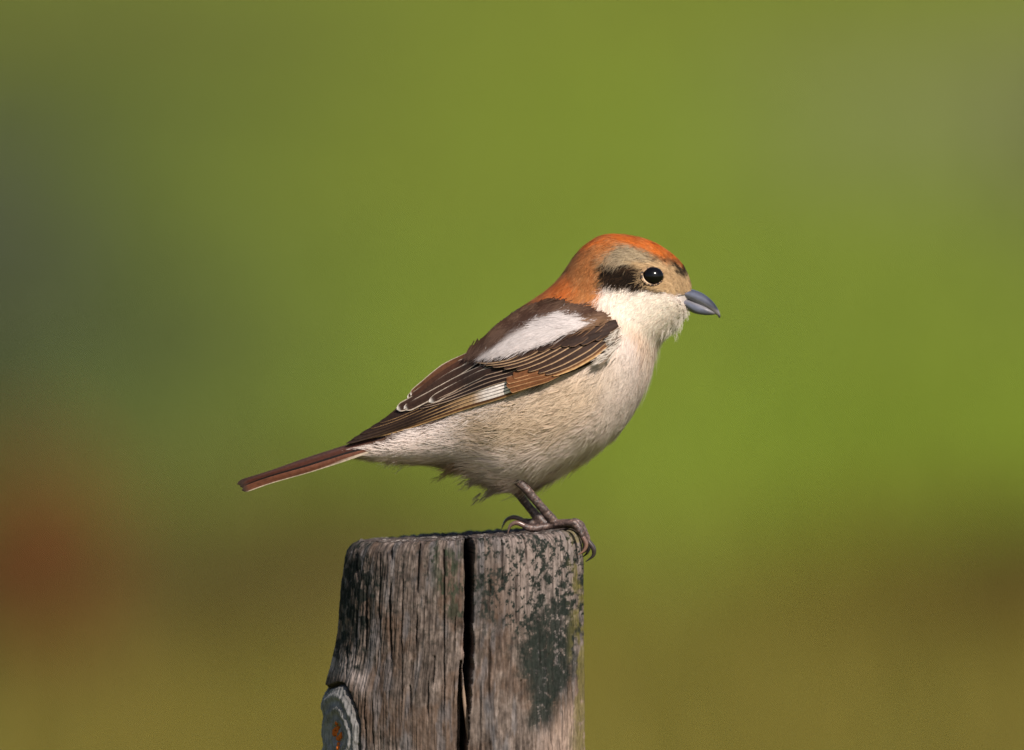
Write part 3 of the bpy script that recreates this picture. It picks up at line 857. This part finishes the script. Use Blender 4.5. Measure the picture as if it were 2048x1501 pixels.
# wing shell
top = L3(wx_, wy_, -(wd_ - 2)); inn = L3(wx_, wy_, -(wd_ - 9))
v = np.concatenate([top.reshape(-1, 3), inn.reshape(-1, 3)])
q1 = grid_quads(NWU, NWV); q2 = q1[:, ::-1] + NWU * NWV
def edge_q(idx):
    a = np.array(idx); return np.stack([a[:-1], a[1:], a[1:] + NWU * NWV, a[:-1] + NWU * NWV], -1)
rim = np.concatenate([edge_q(np.arange(NWU) * NWV), edge_q(np.arange(NWU) * NWV + NWV - 1), edge_q(np.arange(NWV)), edge_q((NWU - 1) * NWV + np.arange(NWV))])
wing = obj('wing', np_mesh('wing', v * S, np.concatenate([q1, q2, rim]), np.tile(alb(58, 40, 32), (len(v), 1))), M['feather'], bird)

ACR = np.array([-1, -.93, -.84, -.70, -.4, -.06, 0, .06, .4, .70, .84, .93, 1.0])
def feather(name, pts, hw, layer, cc, ec, parent, depth=DW, edge=(.75, .75), n=34, tipc=None, tilt=1.2, taper=.25, whitef=None, tip_round=.10, d0=None, roll=0.0):
    """one vane: path of design points, half width, stacking height"""
    p = crom(np.array(pts, float)[:, :2], n)
    dd = crom(np.array([[q[2]] for q in pts]), n)[:, 0] if len(pts[0]) > 2 else None
    t = np.linspace(0, 1, n)
    tg = unit(np.gradient(p, axis=0))
    nr = np.stack([-tg[:, 1], tg[:, 0]], -1)        # for a feather pointing left/down this is towards the lower edge
    if nr[:, 1].mean() < 0: nr = -nr
    w = hw * np.minimum(1, (taper + (1 - taper) * sstep(0, .35, t))) * np.sqrt(np.clip((1 - t) / tip_round, 0, 1).clip(0.004, 1))
    x = p[:, 0:1] + nr[:, 0:1] * ACR * w[:, None]
    y = p[:, 1:2] + nr[:, 1:2] * ACR * w[:, None] * math.cos(roll)
    base = depth(x, y) if dd is None else -dd[:, None]
    h = base + layer * np.linspace(1, 1, n)[:, None] + 0.8 * (1 - ACR ** 2) - tilt * ACR + 0.5 * np.sin(ACR * 2 + t[:, None] * 5)
    if roll: h = h + ACR * w[:, None] * math.sin(roll)
    hsh = rng.random(len(ACR)) * 0
    cc, ec = np.asarray(cc), np.asarray(ec)
    T2, A2_ = np.meshgrid(t, ACR, indexing='ij')
    m = np.zeros_like(A2_)
    if edge[0] < 1: m = np.maximum(m, sstep(edge[0], min(.99, edge[0] + .12), -A2_))
    if edge[1] < 1: m = np.maximum(m, sstep(edge[1], min(.99, edge[1] + .12), A2_))
    c = cc * (1 - m[..., None]) + ec * m[..., None]
    vn = fbm(T2 * 9 + pts[0][0], A2_ * 3 + pts[0][1], seed=140)
    c = c * (0.78 + 0.44 * vn)[..., None]
    c = c * (1 - 0.35 * (np.abs(A2_) < .05) * (T2 < .92))[..., None]     # shaft
    if tipc is not None:
        k = sstep(.90, .97, T2)[..., None]; c = c * (1 - k) + np.asarray(tipc) * k
    if whitef is not None: c = whitef(x, y, A2_, c)
    v = L3(x, y, -h).reshape(-1, 3)
    return obj(name, np_mesh(name, v * S, grid_quads(n, len(ACR)), c.reshape(-1, 3)), M['feather'], parent)

DK, DK2, RUF, BUFF, PALE = alb(46, 32, 27), alb(62, 43, 34), alb(120, 76, 46), alb(214, 168, 116), alb(214, 196, 178)
def pw(x, y, a, c, fade=True):
    """white base of the primaries, running out into buff fringes"""
    w = sstep(940, 975, x) * sstep(1030, 1022, x)
    w2 = sstep(880, 960, x) * (a > .30) * .8
    c = c * (1 - w2[..., None]) + alb(220, 176, 128) * w2[..., None]
    k = (sstep(900, 820, x) * sstep(.5, .7, a) * (.93 if fade else 0))[..., None]
    c = c * (1 - k) + DK * k
    w = w * (np.abs(a) > .12)
    return c * (1 - w[..., None]) + alb(255, 238, 228, .9) * w[..., None]
# primaries (lowest first)
PT = [(722, 879), (706, 884), (692, 888), (703, 880), (720, 869), (740, 857), (758, 846)]
for j in range(7):
    bx, by = 1104 - 3 * j, 757 - 5.2 * j
    mx, my = 925 - 4 * j, 815 - 5.6 * j
    tx, ty = PT[j]
    feather('primary_feather', [(bx, by), ((bx + mx) / 2 + 2, (by + my) / 2 + 1.5), (mx, my), ((mx + tx) / 2, (my + ty) / 2 + 2.5 - j * .3), (tx, ty)], 6.6, 1 + j * 1.0, DK if j else alb(92, 58, 38), BUFF, wing,
            edge=(1.1, (.66 if j == 0 else .76) if j < 5 else .88), whitef=pw if 0 < j < 5 else None, tilt=-.9, tip_round=.16)
# secondaries
for j, (bs, m_, tp) in enumerate([((1096, 733), (985, 764), (838, 817)), ((1088, 728), (975, 759), (846, 811)), ((1080, 722), (965, 754), (852, 806)), ((1070, 718), (958, 749), (862, 800))]):
    feather('secondary_feather', [bs, ((bs[0] + m_[0]) / 2, (bs[1] + m_[1]) / 2), m_, ((m_[0] + tp[0]) / 2, (m_[1] + tp[1]) / 2), tp], 7.5, 8.5 + j * .9, DK, alb(196, 164, 138), wing, edge=(1.1, .80), tilt=-.9, tip_round=.2)
# tertials
for j, (pts, hw, c) in enumerate([([(1000, 732), (930, 765), (858, 805)], 8.5, DK2), ([(990, 722), (912, 764), (846, 800), (808, 819)], 9, DK2), ([(975, 712), (895, 757), (830, 800), (794, 820)], 9.5, DK2),
                                  ([(960, 706), (890, 746), (835, 790), (815, 797)], 10, alb(72, 46, 34)), ([(945, 703), (888, 737), (845, 772), (822, 792)], 8, alb(92, 58, 38))]):
    feather('tertial_feather', pts, hw, 12.5 + j * 1.1, c, alb(206, 186, 166), wing, edge=(.82, .74), tipc=alb(226, 214, 204), tilt=1.6, tip_round=.14)
# primary coverts: the rufous block before the white patch
for j, (bs, tp) in enumerate([((1118, 752), (1020, 781)), ((1114, 746), (1013, 772)), ((1110, 740), (1013, 763)), ((1106, 733), (1026, 753))]):
    feather('primary_covert', [bs, ((bs[0] + tp[0]) / 2, (bs[1] + tp[1]) / 2 - 1), tp], 7.2, 13 + j * .8, alb(126, 80, 50), alb(190, 140, 98), wing, edge=(1.1, .72), tip_round=.05, tilt=-.6)
# greater coverts
GC = [[(1040, 706), (1000, 716), (950, 723)], [(1085, 694), (1030, 714), (968, 729)], [(1120, 682), (1055, 711), (985, 734)], [(1150, 672), (1080, 708), (1008, 738)], [(1172, 666), (1105, 705), (1032, 741)],
      [(1190, 668), (1128, 706), (1056, 743)], [(1203, 677), (1145, 711), (1076, 746)], [(1209, 684), (1156, 716), (1090, 749)], [(1214, 690), (1166, 720), (1104, 752)]]
for j, pts in enumerate(GC[::-1]):
    low0 = j == 0
    feather('greater_covert', pts, 9.5 if not low0 else 9, 16 + j * .9, DK2 if not low0 else alb(110, 70, 42), BUFF if low0 else alb(200, 162, 124), wing, edge=(1.1, .62 if low0 else .78), tilt=-1.0, tip_round=.34, taper=.5)
# median coverts
mcr = random.Random(8)
for j in range(22):
    f = j / 21
    bx, by = 1236 - 150 * f + mcr.uniform(-6, 6), 642 + 26 * f * f + (j % 3) * 9 + mcr.uniform(-3, 3) + 8 * math.sin(f * 3)
    ln_ = mcr.uniform(30, 44)
    feather('median_covert', [(bx, by), (bx - ln_ * .5, by + ln_ * .24), (bx - ln_ * .93, by + ln_ * .5)], mcr.uniform(6.5, 8.5), 22 + (j % 3) * 1.1 + mcr.uniform(0, .8), np.array(alb(60, 42, 34)) * mcr.uniform(.7, 1.3), alb(140, 104, 76), wing,
            edge=(1.1, .84), tilt=-.5, tip_round=.3, taper=.6, n=18)

# tail
tail = empty('tail', (0, 0, 0)); tail.parent = bird
def tailw(x, y, a, c):
    w = sstep(600, 760, x) * sstep(.9 - .8 * sstep(600, 740, x), 1.3 - .8 * sstep(600, 740, x), a + .2) * .9
    return c * (1 - w[..., None]) + alb(236, 214, 192, .85) * w[..., None]
for side in (-1, 1):
    for k in range(6):
        dd = side * (5 + k * 6.5)
        y0, y1 = 893 + k * 3.8, 969 + k * 2.5
        tip = 474 + (k * 7) % 11 + k * 1.6 + (2 if side > 0 else 0)
        outer = k == 5
        cc_ = [alb(70, 48, 44), alb(78, 50, 44), alb(76, 40, 28), alb(70, 36, 24), alb(20, 13, 11), alb(104, 62, 44)][k]  # near-black entry paints the dark slot between feathers into the colour
        ec_ = alb(224, 204, 178) if outer else alb(60, 40, 34)
        feather('tail_feather', [(800, y0 - 34 + k * 1.5, dd * .35), (715, y0 - 3, dd * .7), (620, (y0 + y1) / 2 - 10 + k * .4, dd * .95), (540, y1 - 20, dd), (tip, y1, dd)], 7.0 if k < 5 else 6.6,
                3 if side < 0 else -3, cc_, ec_, tail, edge=(1.1, .78 if outer else .9), whitef=tailw if outer else None, tilt=1.0, tip_round=.07, tipc=alb(64, 50, 44))

# the other wing: mirrored copy
wing2 = wing.copy(); col.objects.link(wing2); wing2.scale = (1, -1, 1); wing2.parent = bird
for ch in list(wing.children):
    c = ch.copy(); col.objects.link(c); c.parent = wing2

# eyes
ed = float(DB(np.array([1304.]), np.array([554.]))[0])
def ellipsoid(c, r, nu=28, nv_=40):
    a = np.linspace(0, np.pi, nu); b_ = np.linspace(0, 2 * np.pi, nv_, endpoint=False)
    v = np.stack([r[0] * np.sin(a)[:, None] * np.cos(b_), -r[1] * np.cos(a)[:, None] + 0 * b_, r[2] * np.sin(a)[:, None] * np.sin(b_)], -1) + c
    return v.reshape(-1, 3), grid_quads(nu, nv_, True)
def eye(side):
    c = L3(1304, 554, side * (ed - 8))
    v, q = ellipsoid(c, (22.5, 18, 19.0))
    e = obj('eye', np_mesh('eye', v * S, q), M['eye'], bird)
    a = np.linspace(0, 2 * np.pi, 64, endpoint=False); b_ = np.linspace(0, 2 * np.pi, 10, endpoint=False)
    rr_ = 1.5 + 0.8 * vnoise(a * 9, a * 0, seed=9)
    A_, B2 = np.meshgrid(a, b_, indexing='ij')
    ringx = (21.5 + rr_[:, None] * np.cos(B2)) * np.cos(A_); ringz = (18.0 + rr_[:, None] * np.cos(B2)) * np.sin(A_)
    hx, hz = ringx + 1304, 554 - ringz
    dep = DB(hx, hz) + 1.6 + rr_[:, None] * np.sin(B2)
    v = L3(hx, hz, side * dep).reshape(-1, 3)
    cl = np.where((vnoise(A_ * 12, A_ * 0, seed=8) > .55)[..., None], alb(60, 44, 34), alb(176, 140, 104)).reshape(-1, 3)
    obj('eyelid', np_mesh('eyelid', v * S, grid_quads(64, 10, True), cl), M['lid'], e)
eye(-1); eye(1)

# ---- plumage: barbs of the contour feathers as fine tapered ribbons
RIB_T = np.array([0, .34, .70, 1.0]); RIB_W = np.array([.8, 1.0, .72, .10])
def ribbons(P4, N4, w, C4):
    """P4 (n,4,3) centre lines, N4 normals, w (n,) widths, C4 (n,4,3)"""
    n = len(P4)
    tg = unit(np.gradient(P4, axis=1))
    side = unit(np.cross(N4, tg))
    roll = rng.normal(0, .12, (n, 1, 1))
    side = side * np.cos(roll) + N4 * np.sin(roll)
    h = (w[:, None] * RIB_W)[..., None] / 2
    v = np.stack([P4 - side * h, P4 + side * h], 2).reshape(-1, 3)
    k = (np.arange(n) * 8)[:, None, None] + (np.arange(3) * 2)[None, :, None]
    q = (k + np.array([0, 2, 3, 1])).reshape(-1, 4)
    gn = unit(np.cross(tg, side)); gn = gn * np.sign(np.sum(gn * N4, -1, keepdims=True) + 1e-9)
    vn = unit(.72 * N4 + .28 * gn)
    return v, q, np.repeat(C4.reshape(-1, 3), 2, 0), np.repeat(vn.reshape(-1, 3), 2, 0)

def body_barbs(nf_, per):
    # choose feather roots by area and local feather length
    ui, ti = np.meshgrid(np.arange(NU), np.arange(NT), indexing='ij')
    area = np.linalg.norm(np.cross(Gu, Gt), axis=-1)
    gpx, gpy = G[..., 0] + RX, RY - G[..., 2]
    db = np.hypot(gpx - 1385, gpy - 590)
    ln = np.clip(7 + 0.125 * db, 9, 50)
    wgt = (area / ln ** 1.15)
    wgt = wgt * (1 + 1.2 * np.clip(-Nn[..., 2] - .3, 0, 1))
    wgt = wgt * np.where(G[..., 1] > 20, .45, 1.0)          # thinner on the far side
    wgt = wgt.ravel() / wgt.sum()
    idx = rng.choice(len(wgt), nf_, p=wgt)
    u = ui.ravel()[idx] + rng.uniform(-.5, .5, nf_); t = ti.ravel()[idx] + rng.uniform(-.5, .5, nf_)
    root = gpos(u, t)
    px, pyq = root[:, 0] + RX, RY - root[:, 2]
    db = np.hypot(px - 1385, pyq - 590)
    ln = np.clip(7 + 0.135 * db, 9, 58) * rng.uniform(.8, 1.2, nf_)
    beard = sstep(60, 20, np.hypot(px - 1335, pyq - 672)); ln = ln * (1 + .9 * beard)
    belly = sstep(860, 960, pyq)
    under = np.clip(-gsample(Nn, u, t)[:, 2], 0, 1)
    upper_ = np.clip(gsample(Nn, u, t)[:, 2], 0, 1)
    lift = (.05 + .08 * rng.random(nf_) + .08 * belly + .10 * beard) * (1 - .6 * upper_ * sstep(1180, 1120, px)) + under * (.10 * rng.random(nf_) + .45 * sstep(.54, .72, fbm(px * .045, pyq * .045, root[:, 1] * .04, seed=131)) * rng.random(nf_))
    fcol = paint(px, pyq)
    fcol = fcol * rng.uniform(.93, 1.07, (nf_, 1))
    scal = (sstep(-10, 25, poly_sd(px, pyq, FLANK)) * (rng.random(nf_) < .30)) * rng.uniform(.3, .8, nf_)
    grey = sstep(880, 960, pyq) * (rng.random(nf_) < .4)
    # barbs
    F = np.repeat(np.arange(nf_), per); n = len(F)
    s0 = rng.uniform(-.5, .5, n); f = rng.random(n)
    L_ = ln[F] * rng.uniform(.5, 1.0, n)
    a = s0 * .9 + rng.normal(0, .10, n)
    gu = np.linalg.norm(gsample(Gu, u, t), axis=1)[F] + 1e-6; gt = np.linalg.norm(gsample(Gt, u, t), axis=1)[F] + .25
    ub = u[F] - f * .35 * ln[F] / gu; tb = t[F] + s0 * .30 * ln[F] / gt
    P4, N4, C4 = [], [], []
    h0 = rng.uniform(-1.5, 1.5, n)
    wob = rng.normal(0, .12, n)
    # feathers point backwards (towards the tail) and downwards on the sides
    for tt in RIB_T:
        uu_ = ub - tt * L_ * np.cos(a) / gu
        th_ = tb + (tt * L_ * np.sin(a) + wob * L_ * tt * tt) / gt
        nn = unit(gsample(Nn, uu_, th_))
        P4.append(gpos(uu_, th_) + nn * (h0 + lift[F] * L_ * tt ** 1.4)[:, None]); N4.append(nn)
        C4.append(tt)
    P4 = np.stack(P4, 1); N4 = np.stack(N4, 1)
    cb = paint(P4[:, 1, 0] + RX, RY - P4[:, 1, 2])
    cb = cb * .5 + fcol[F] * .5
    hd = sstep(330, 200, np.hypot(P4[:, 0, 0] + RX - 1385, RY - P4[:, 0, 2] - 590))[:, None]
    cb = cb * (1 + rng.uniform(-1, 1, (n, 1)) * (.07 + .13 * hd))
    C = np.repeat(cb[:, None], 4, 1)
    C = C * np.array([.96, .99, 1.0, 1.02])[None, :, None]
    tipd = np.array([0, 0, .55, .85])[None, :] * scal[F][:, None]
    C = C * (1 - tipd[..., None]) + alb(104, 78, 52) * tipd[..., None]
    g = np.array([.5, .3, .1, 0])[None] * grey[F][:, None]
    C = C * (1 - g[..., None]) + alb(150, 140, 132) * g[..., None]
    # keep the eye clear and stay outside the bill
    X4, Y4 = P4[..., 0] + RX, RY - P4[..., 2]
    bad = ((((X4 - 1304) / 22.0) ** 2 + ((Y4 - 554) / 18.5) ** 2) < 1).any(1)
    bad |= ((poly_sd(X4, Y4, [(1355, 593), (1376, 588), (1389, 579), (1450, 590), (1450, 640), (1377, 621)]) > 0) & (P4[..., 1] < 200)).any(1)
    bad |= ((X4 < 770) & (Y4 < 901 - (X4 - 685) * .27)).any(1)
    wd = np.clip(1.1 + .0028 * np.hypot(P4[:, 0, 0] + RX - 1385, RY - P4[:, 0, 2] - 590), 1.0, 2.5) * rng.uniform(.7, 1.3, n)
    k = ~bad
    return ribbons(P4[k], N4[k], wd[k], np.clip(C[k], 0, .95))

def map_barbs(roots, ang_, L_, depth, h, lift, colr, w, tipmix=None):
    """barbs lying on a depth map; roots (n,2) design points, ang_ direction"""
    n = len(roots)
    P4 = []
    for tt in RIB_T:
        x = roots[:, 0] + np.cos(ang_) * L_ * tt; y = roots[:, 1] + np.sin(ang_ + .0 * tt) * L_ * tt
        P4.append(L3(x, y, -(depth(x, y) + h + lift * L_ * tt ** 1.3)))
    P4 = np.stack(P4, 1)
    e = 4.0
    x, y = P4[:, 1, 0] + RX, RY - P4[:, 1, 2]
    gxx = (depth(x + e, y) - depth(x - e, y)) / (2 * e); gyy = (depth(x, y + e) - depth(x, y - e)) / (2 * e)
    nn = unit(np.stack([-gxx, -np.ones(n), gyy], -1))
    C = np.repeat(colr[:, None], 4, 1) * np.array([.85, .97, 1, 1.03])[None, :, None]
    return ribbons(P4, np.repeat(nn[:, None], 4, 1), w, np.clip(C, 0, .95))

def in_poly(poly, n):
    p = np.array(poly); lo, hi = p.min(0), p.max(0); out = np.zeros((0, 2))
    while len(out) < n:
        c = rng.uniform(lo, hi, (n * 3, 2)); out = np.concatenate([out, c[poly_sd(c[:, 0], c[:, 1], poly) > 0]])
    return out[:n]

chunks = [body_barbs(13500, 14)]
SCAP = [(1228, 636), (1186, 622), (1112, 600), (1040, 622), (985, 660), (938, 696), (975, 704), (1040, 697), (1094, 682), (1150, 654), (1185, 648)]
rt = in_poly(SCAP, 1300); per = 12
F = np.repeat(np.arange(len(rt)), per); n = len(F)
base_a = math.pi - .36 + (rng.random(len(rt)) - .5) * .25
ytop = np.interp(rt[:, 0], [920, 950, 1000, 1050, 1105, 1200], [715, 685, 640, 605, 572, 560])
base_a = base_a - .14 * sstep(1120, 960, rt[:, 0]) - .34 * sstep(75, 10, rt[:, 1] - ytop) * sstep(1180, 1100, rt[:, 0])
aa = base_a[F] + rng.normal(0, .16, n)
ln = rng.uniform(24, 44, len(rt))[F] * rng.uniform(.55, 1, n)
rp_ = rt[F] + rng.normal(0, 4, (n, 2))
def scap_col(x, y):
    nx = (fbm(x * .05, y * .05, seed=160) - .5) * 16
    c = np.broadcast_to(srgb(92, 66, 54), x.shape + (3,)).copy()
    lt = (sstep(.48, .64, fbm(x * .05, y * .09, seed=161)) * .6)[:, None]
    c = c * (1 - lt) + srgb(136, 106, 88) * lt
    tan = (sstep(1120, 1165, x) * sstep(625, 650, y) * .7)[:, None]
    c = c * (1 - tan) + srgb(160, 122, 92) * tan
    m = sstep(-5, 6, poly_sd(x, y + nx, SCAPW))[:, None]
    wc = srgb(240, 226, 220, .84) * (.92 + .1 * fbm(x * .08, y * .08, seed=162))[:, None]
    return c * (1 - m) + wc * m
mx_, my_ = rp_[:, 0] + np.cos(aa) * ln * .6, rp_[:, 1] + np.sin(aa) * ln * .6
cs_ = scap_col(mx_, my_) * rng.uniform(.86, 1.1, len(rt))[F][:, None] * rng.uniform(.9, 1.08, (n, 1))
tx_, ty_ = rp_[:, 0] + np.cos(aa) * ln, rp_[:, 1] + np.sin(aa) * ln
ok_ = ty_ > np.interp(tx_, [900, 920, 950, 1000, 1050, 1105, 1200], [722, 715, 685, 640, 605, 572, 540]) + 9
rp_, aa, ln, cs_ = rp_[ok_], aa[ok_], ln[ok_], cs_[ok_]; n = len(rp_)
wing_barbs = [map_barbs(rp_, aa, ln, DW, 24 + rng.uniform(0, 6, n) - 12 * sstep(660, 615, rp_[:, 1]), .05, cs_, rng.uniform(1.3, 2.4, n))]
# pale breast-side fluff lapping over the bend of the wing
rt = in_poly([(1238, 650), (1246, 670), (1232, 702), (1208, 722), (1200, 716), (1222, 692), (1230, 664)], 42)
F = np.repeat(np.arange(len(rt)), 5); n = len(F)
aa = np.pi - .55 + rng.normal(0, .22, len(rt))[F] + rng.normal(0, .12, n)
ln = rng.uniform(18, 40, len(rt))[F] * rng.uniform(.6, 1, n)
cs_ = np.where((rng.random(n) < .8)[:, None], srgb(222, 208, 194), srgb(150, 130, 112)) * rng.uniform(.85, 1.08, (n, 1))
DM = lambda x, y: np.maximum(DB(x, y), DW(x, y))
wing_barbs.append(map_barbs(rt[F] + rng.normal(0, 2.5, (n, 2)), aa, ln, DM, 10 + rng.uniform(0, 13, n), .10, cs_, rng.uniform(1.2, 2.0, n)))
# loose tufts under the tail and belly
for (cx_, cy_, nn_, ang0, l0, colr_) in [(925, 934, 60, .42, 34, (176, 150, 124)), (975, 952, 60, .5, 36, (206, 190, 174)), (1010, 968, 60, .6, 34, (196, 180, 166)), (1095, 945, 40, .55, 30, (206, 186, 166)), (1150, 918, 40, .62, 30, (216, 198, 180)), (1205, 880, 40, .75, 30, (226, 210, 196))]:
    nn_ = nn_ * 2; l0 = l0 * .85
    F = np.repeat(np.arange(nn_), 7); n = len(F)
    rx_ = cx_ + rng.normal(0, 18, nn_); ry_ = cy_ - 3 + rng.normal(0, 5, nn_) - (rx_ - cx_) * math.tan(ang0) * .8
    aa = math.pi - ang0 + rng.normal(0, .12, nn_)[F] + rng.normal(0, .1, n)
    ln = rng.uniform(.6, 1.1, nn_)[F] * l0 * rng.uniform(.6, 1, n); dpt = rng.normal(-25, 22, nn_)[F]
    P4 = np.stack([L3(rx_[F] + rng.normal(0, 2, n) + np.cos(aa) * ln * tt, ry_[F] + np.sin(aa) * ln * tt + 3 * tt * tt, dpt + rng.normal(0, 2, n) * tt) for tt in RIB_T], 1)
    N4 = np.repeat(unit(np.stack([(.7 if cx_ > 1190 else 0) + 0 * aa, -.55 + 0 * aa, (-.5 if cx_ > 1190 else -1.1) + 0 * aa], -1))[:, None], 4, 1)
    chunks.append(ribbons(P4, N4, rng.uniform(.8, 1.4, n), np.repeat((srgb(*colr_) * rng.uniform(.9, 1.06, (n, 1)))[:, None], 4, 1)))
# whiskery chin and throat
nb2 = 620
tb_ = rng.random(nb2)
rx_ = np.interp(tb_, [0, .4, 1], [1368, 1345, 1296]) + rng.normal(0, 5, nb2); ry_ = np.interp(tb_, [0, .4, 1], [628, 650, 684]) - np.abs(rng.normal(0, 12, nb2))
F = np.repeat(np.arange(nb2), 6); n = len(F)
dpt = rng.uniform(-1, .6, nb2) * np.maximum(DB(rx_, ry_), 12) 
aa = np.pi / 2 + .10 + .22 * tb_[F] + rng.normal(0, .12, nb2)[F] + rng.normal(0, .10, n)
ln = (rng.uniform(16, 34, nb2) * np.interp(tb_, [0, .3, .7, 1], [.55, 1, 1.1, .8]))[F] * rng.uniform(.6, 1, n)
P4 = np.stack([L3(rx_[F] + rng.normal(0, 2, n) * (1 - 0) + np.cos(aa) * ln * tt - 3 * tt * tt, ry_[F] + np.sin(aa) * ln * tt, dpt[F] + rng.normal(0, 2, n) * tt) for tt in RIB_T], 1)
N4 = np.repeat(unit(np.stack([.6 + 0 * aa, -.8 + 0 * aa, -.55 + 0 * aa], -1))[:, None], 4, 1)
cs_ = np.repeat((srgb(246, 232, 218, .86) * rng.uniform(.85, 1.05, (n, 1)))[:, None], 4, 1)
chunks.append(ribbons(P4, N4, rng.uniform(.7, 1.2, n), cs_))

def build_barbs(chs, name, parent):
    V, Q, C, NN, o = [], [], [], [], 0
    for v, q, c, nn in chs:
        V.append(v); Q.append(q + o); C.append(c); NN.append(nn); o += len(v)
    me = np_mesh(name, np.concatenate(V) * S, np.concatenate(Q), np.concatenate(C))
    me.normals_split_custom_set_from_vertices(np.concatenate(NN).astype(np.float32))
    return obj(name, me, M['plumage'], parent, kind='stuff')
build_barbs(chunks, 'plumage', body)
wb = build_barbs(wing_barbs, 'scapular_plumage', wing)
w2 = wb.copy(); col.objects.link(w2); w2.parent = wing2; w2['kind'] = 'stuff'
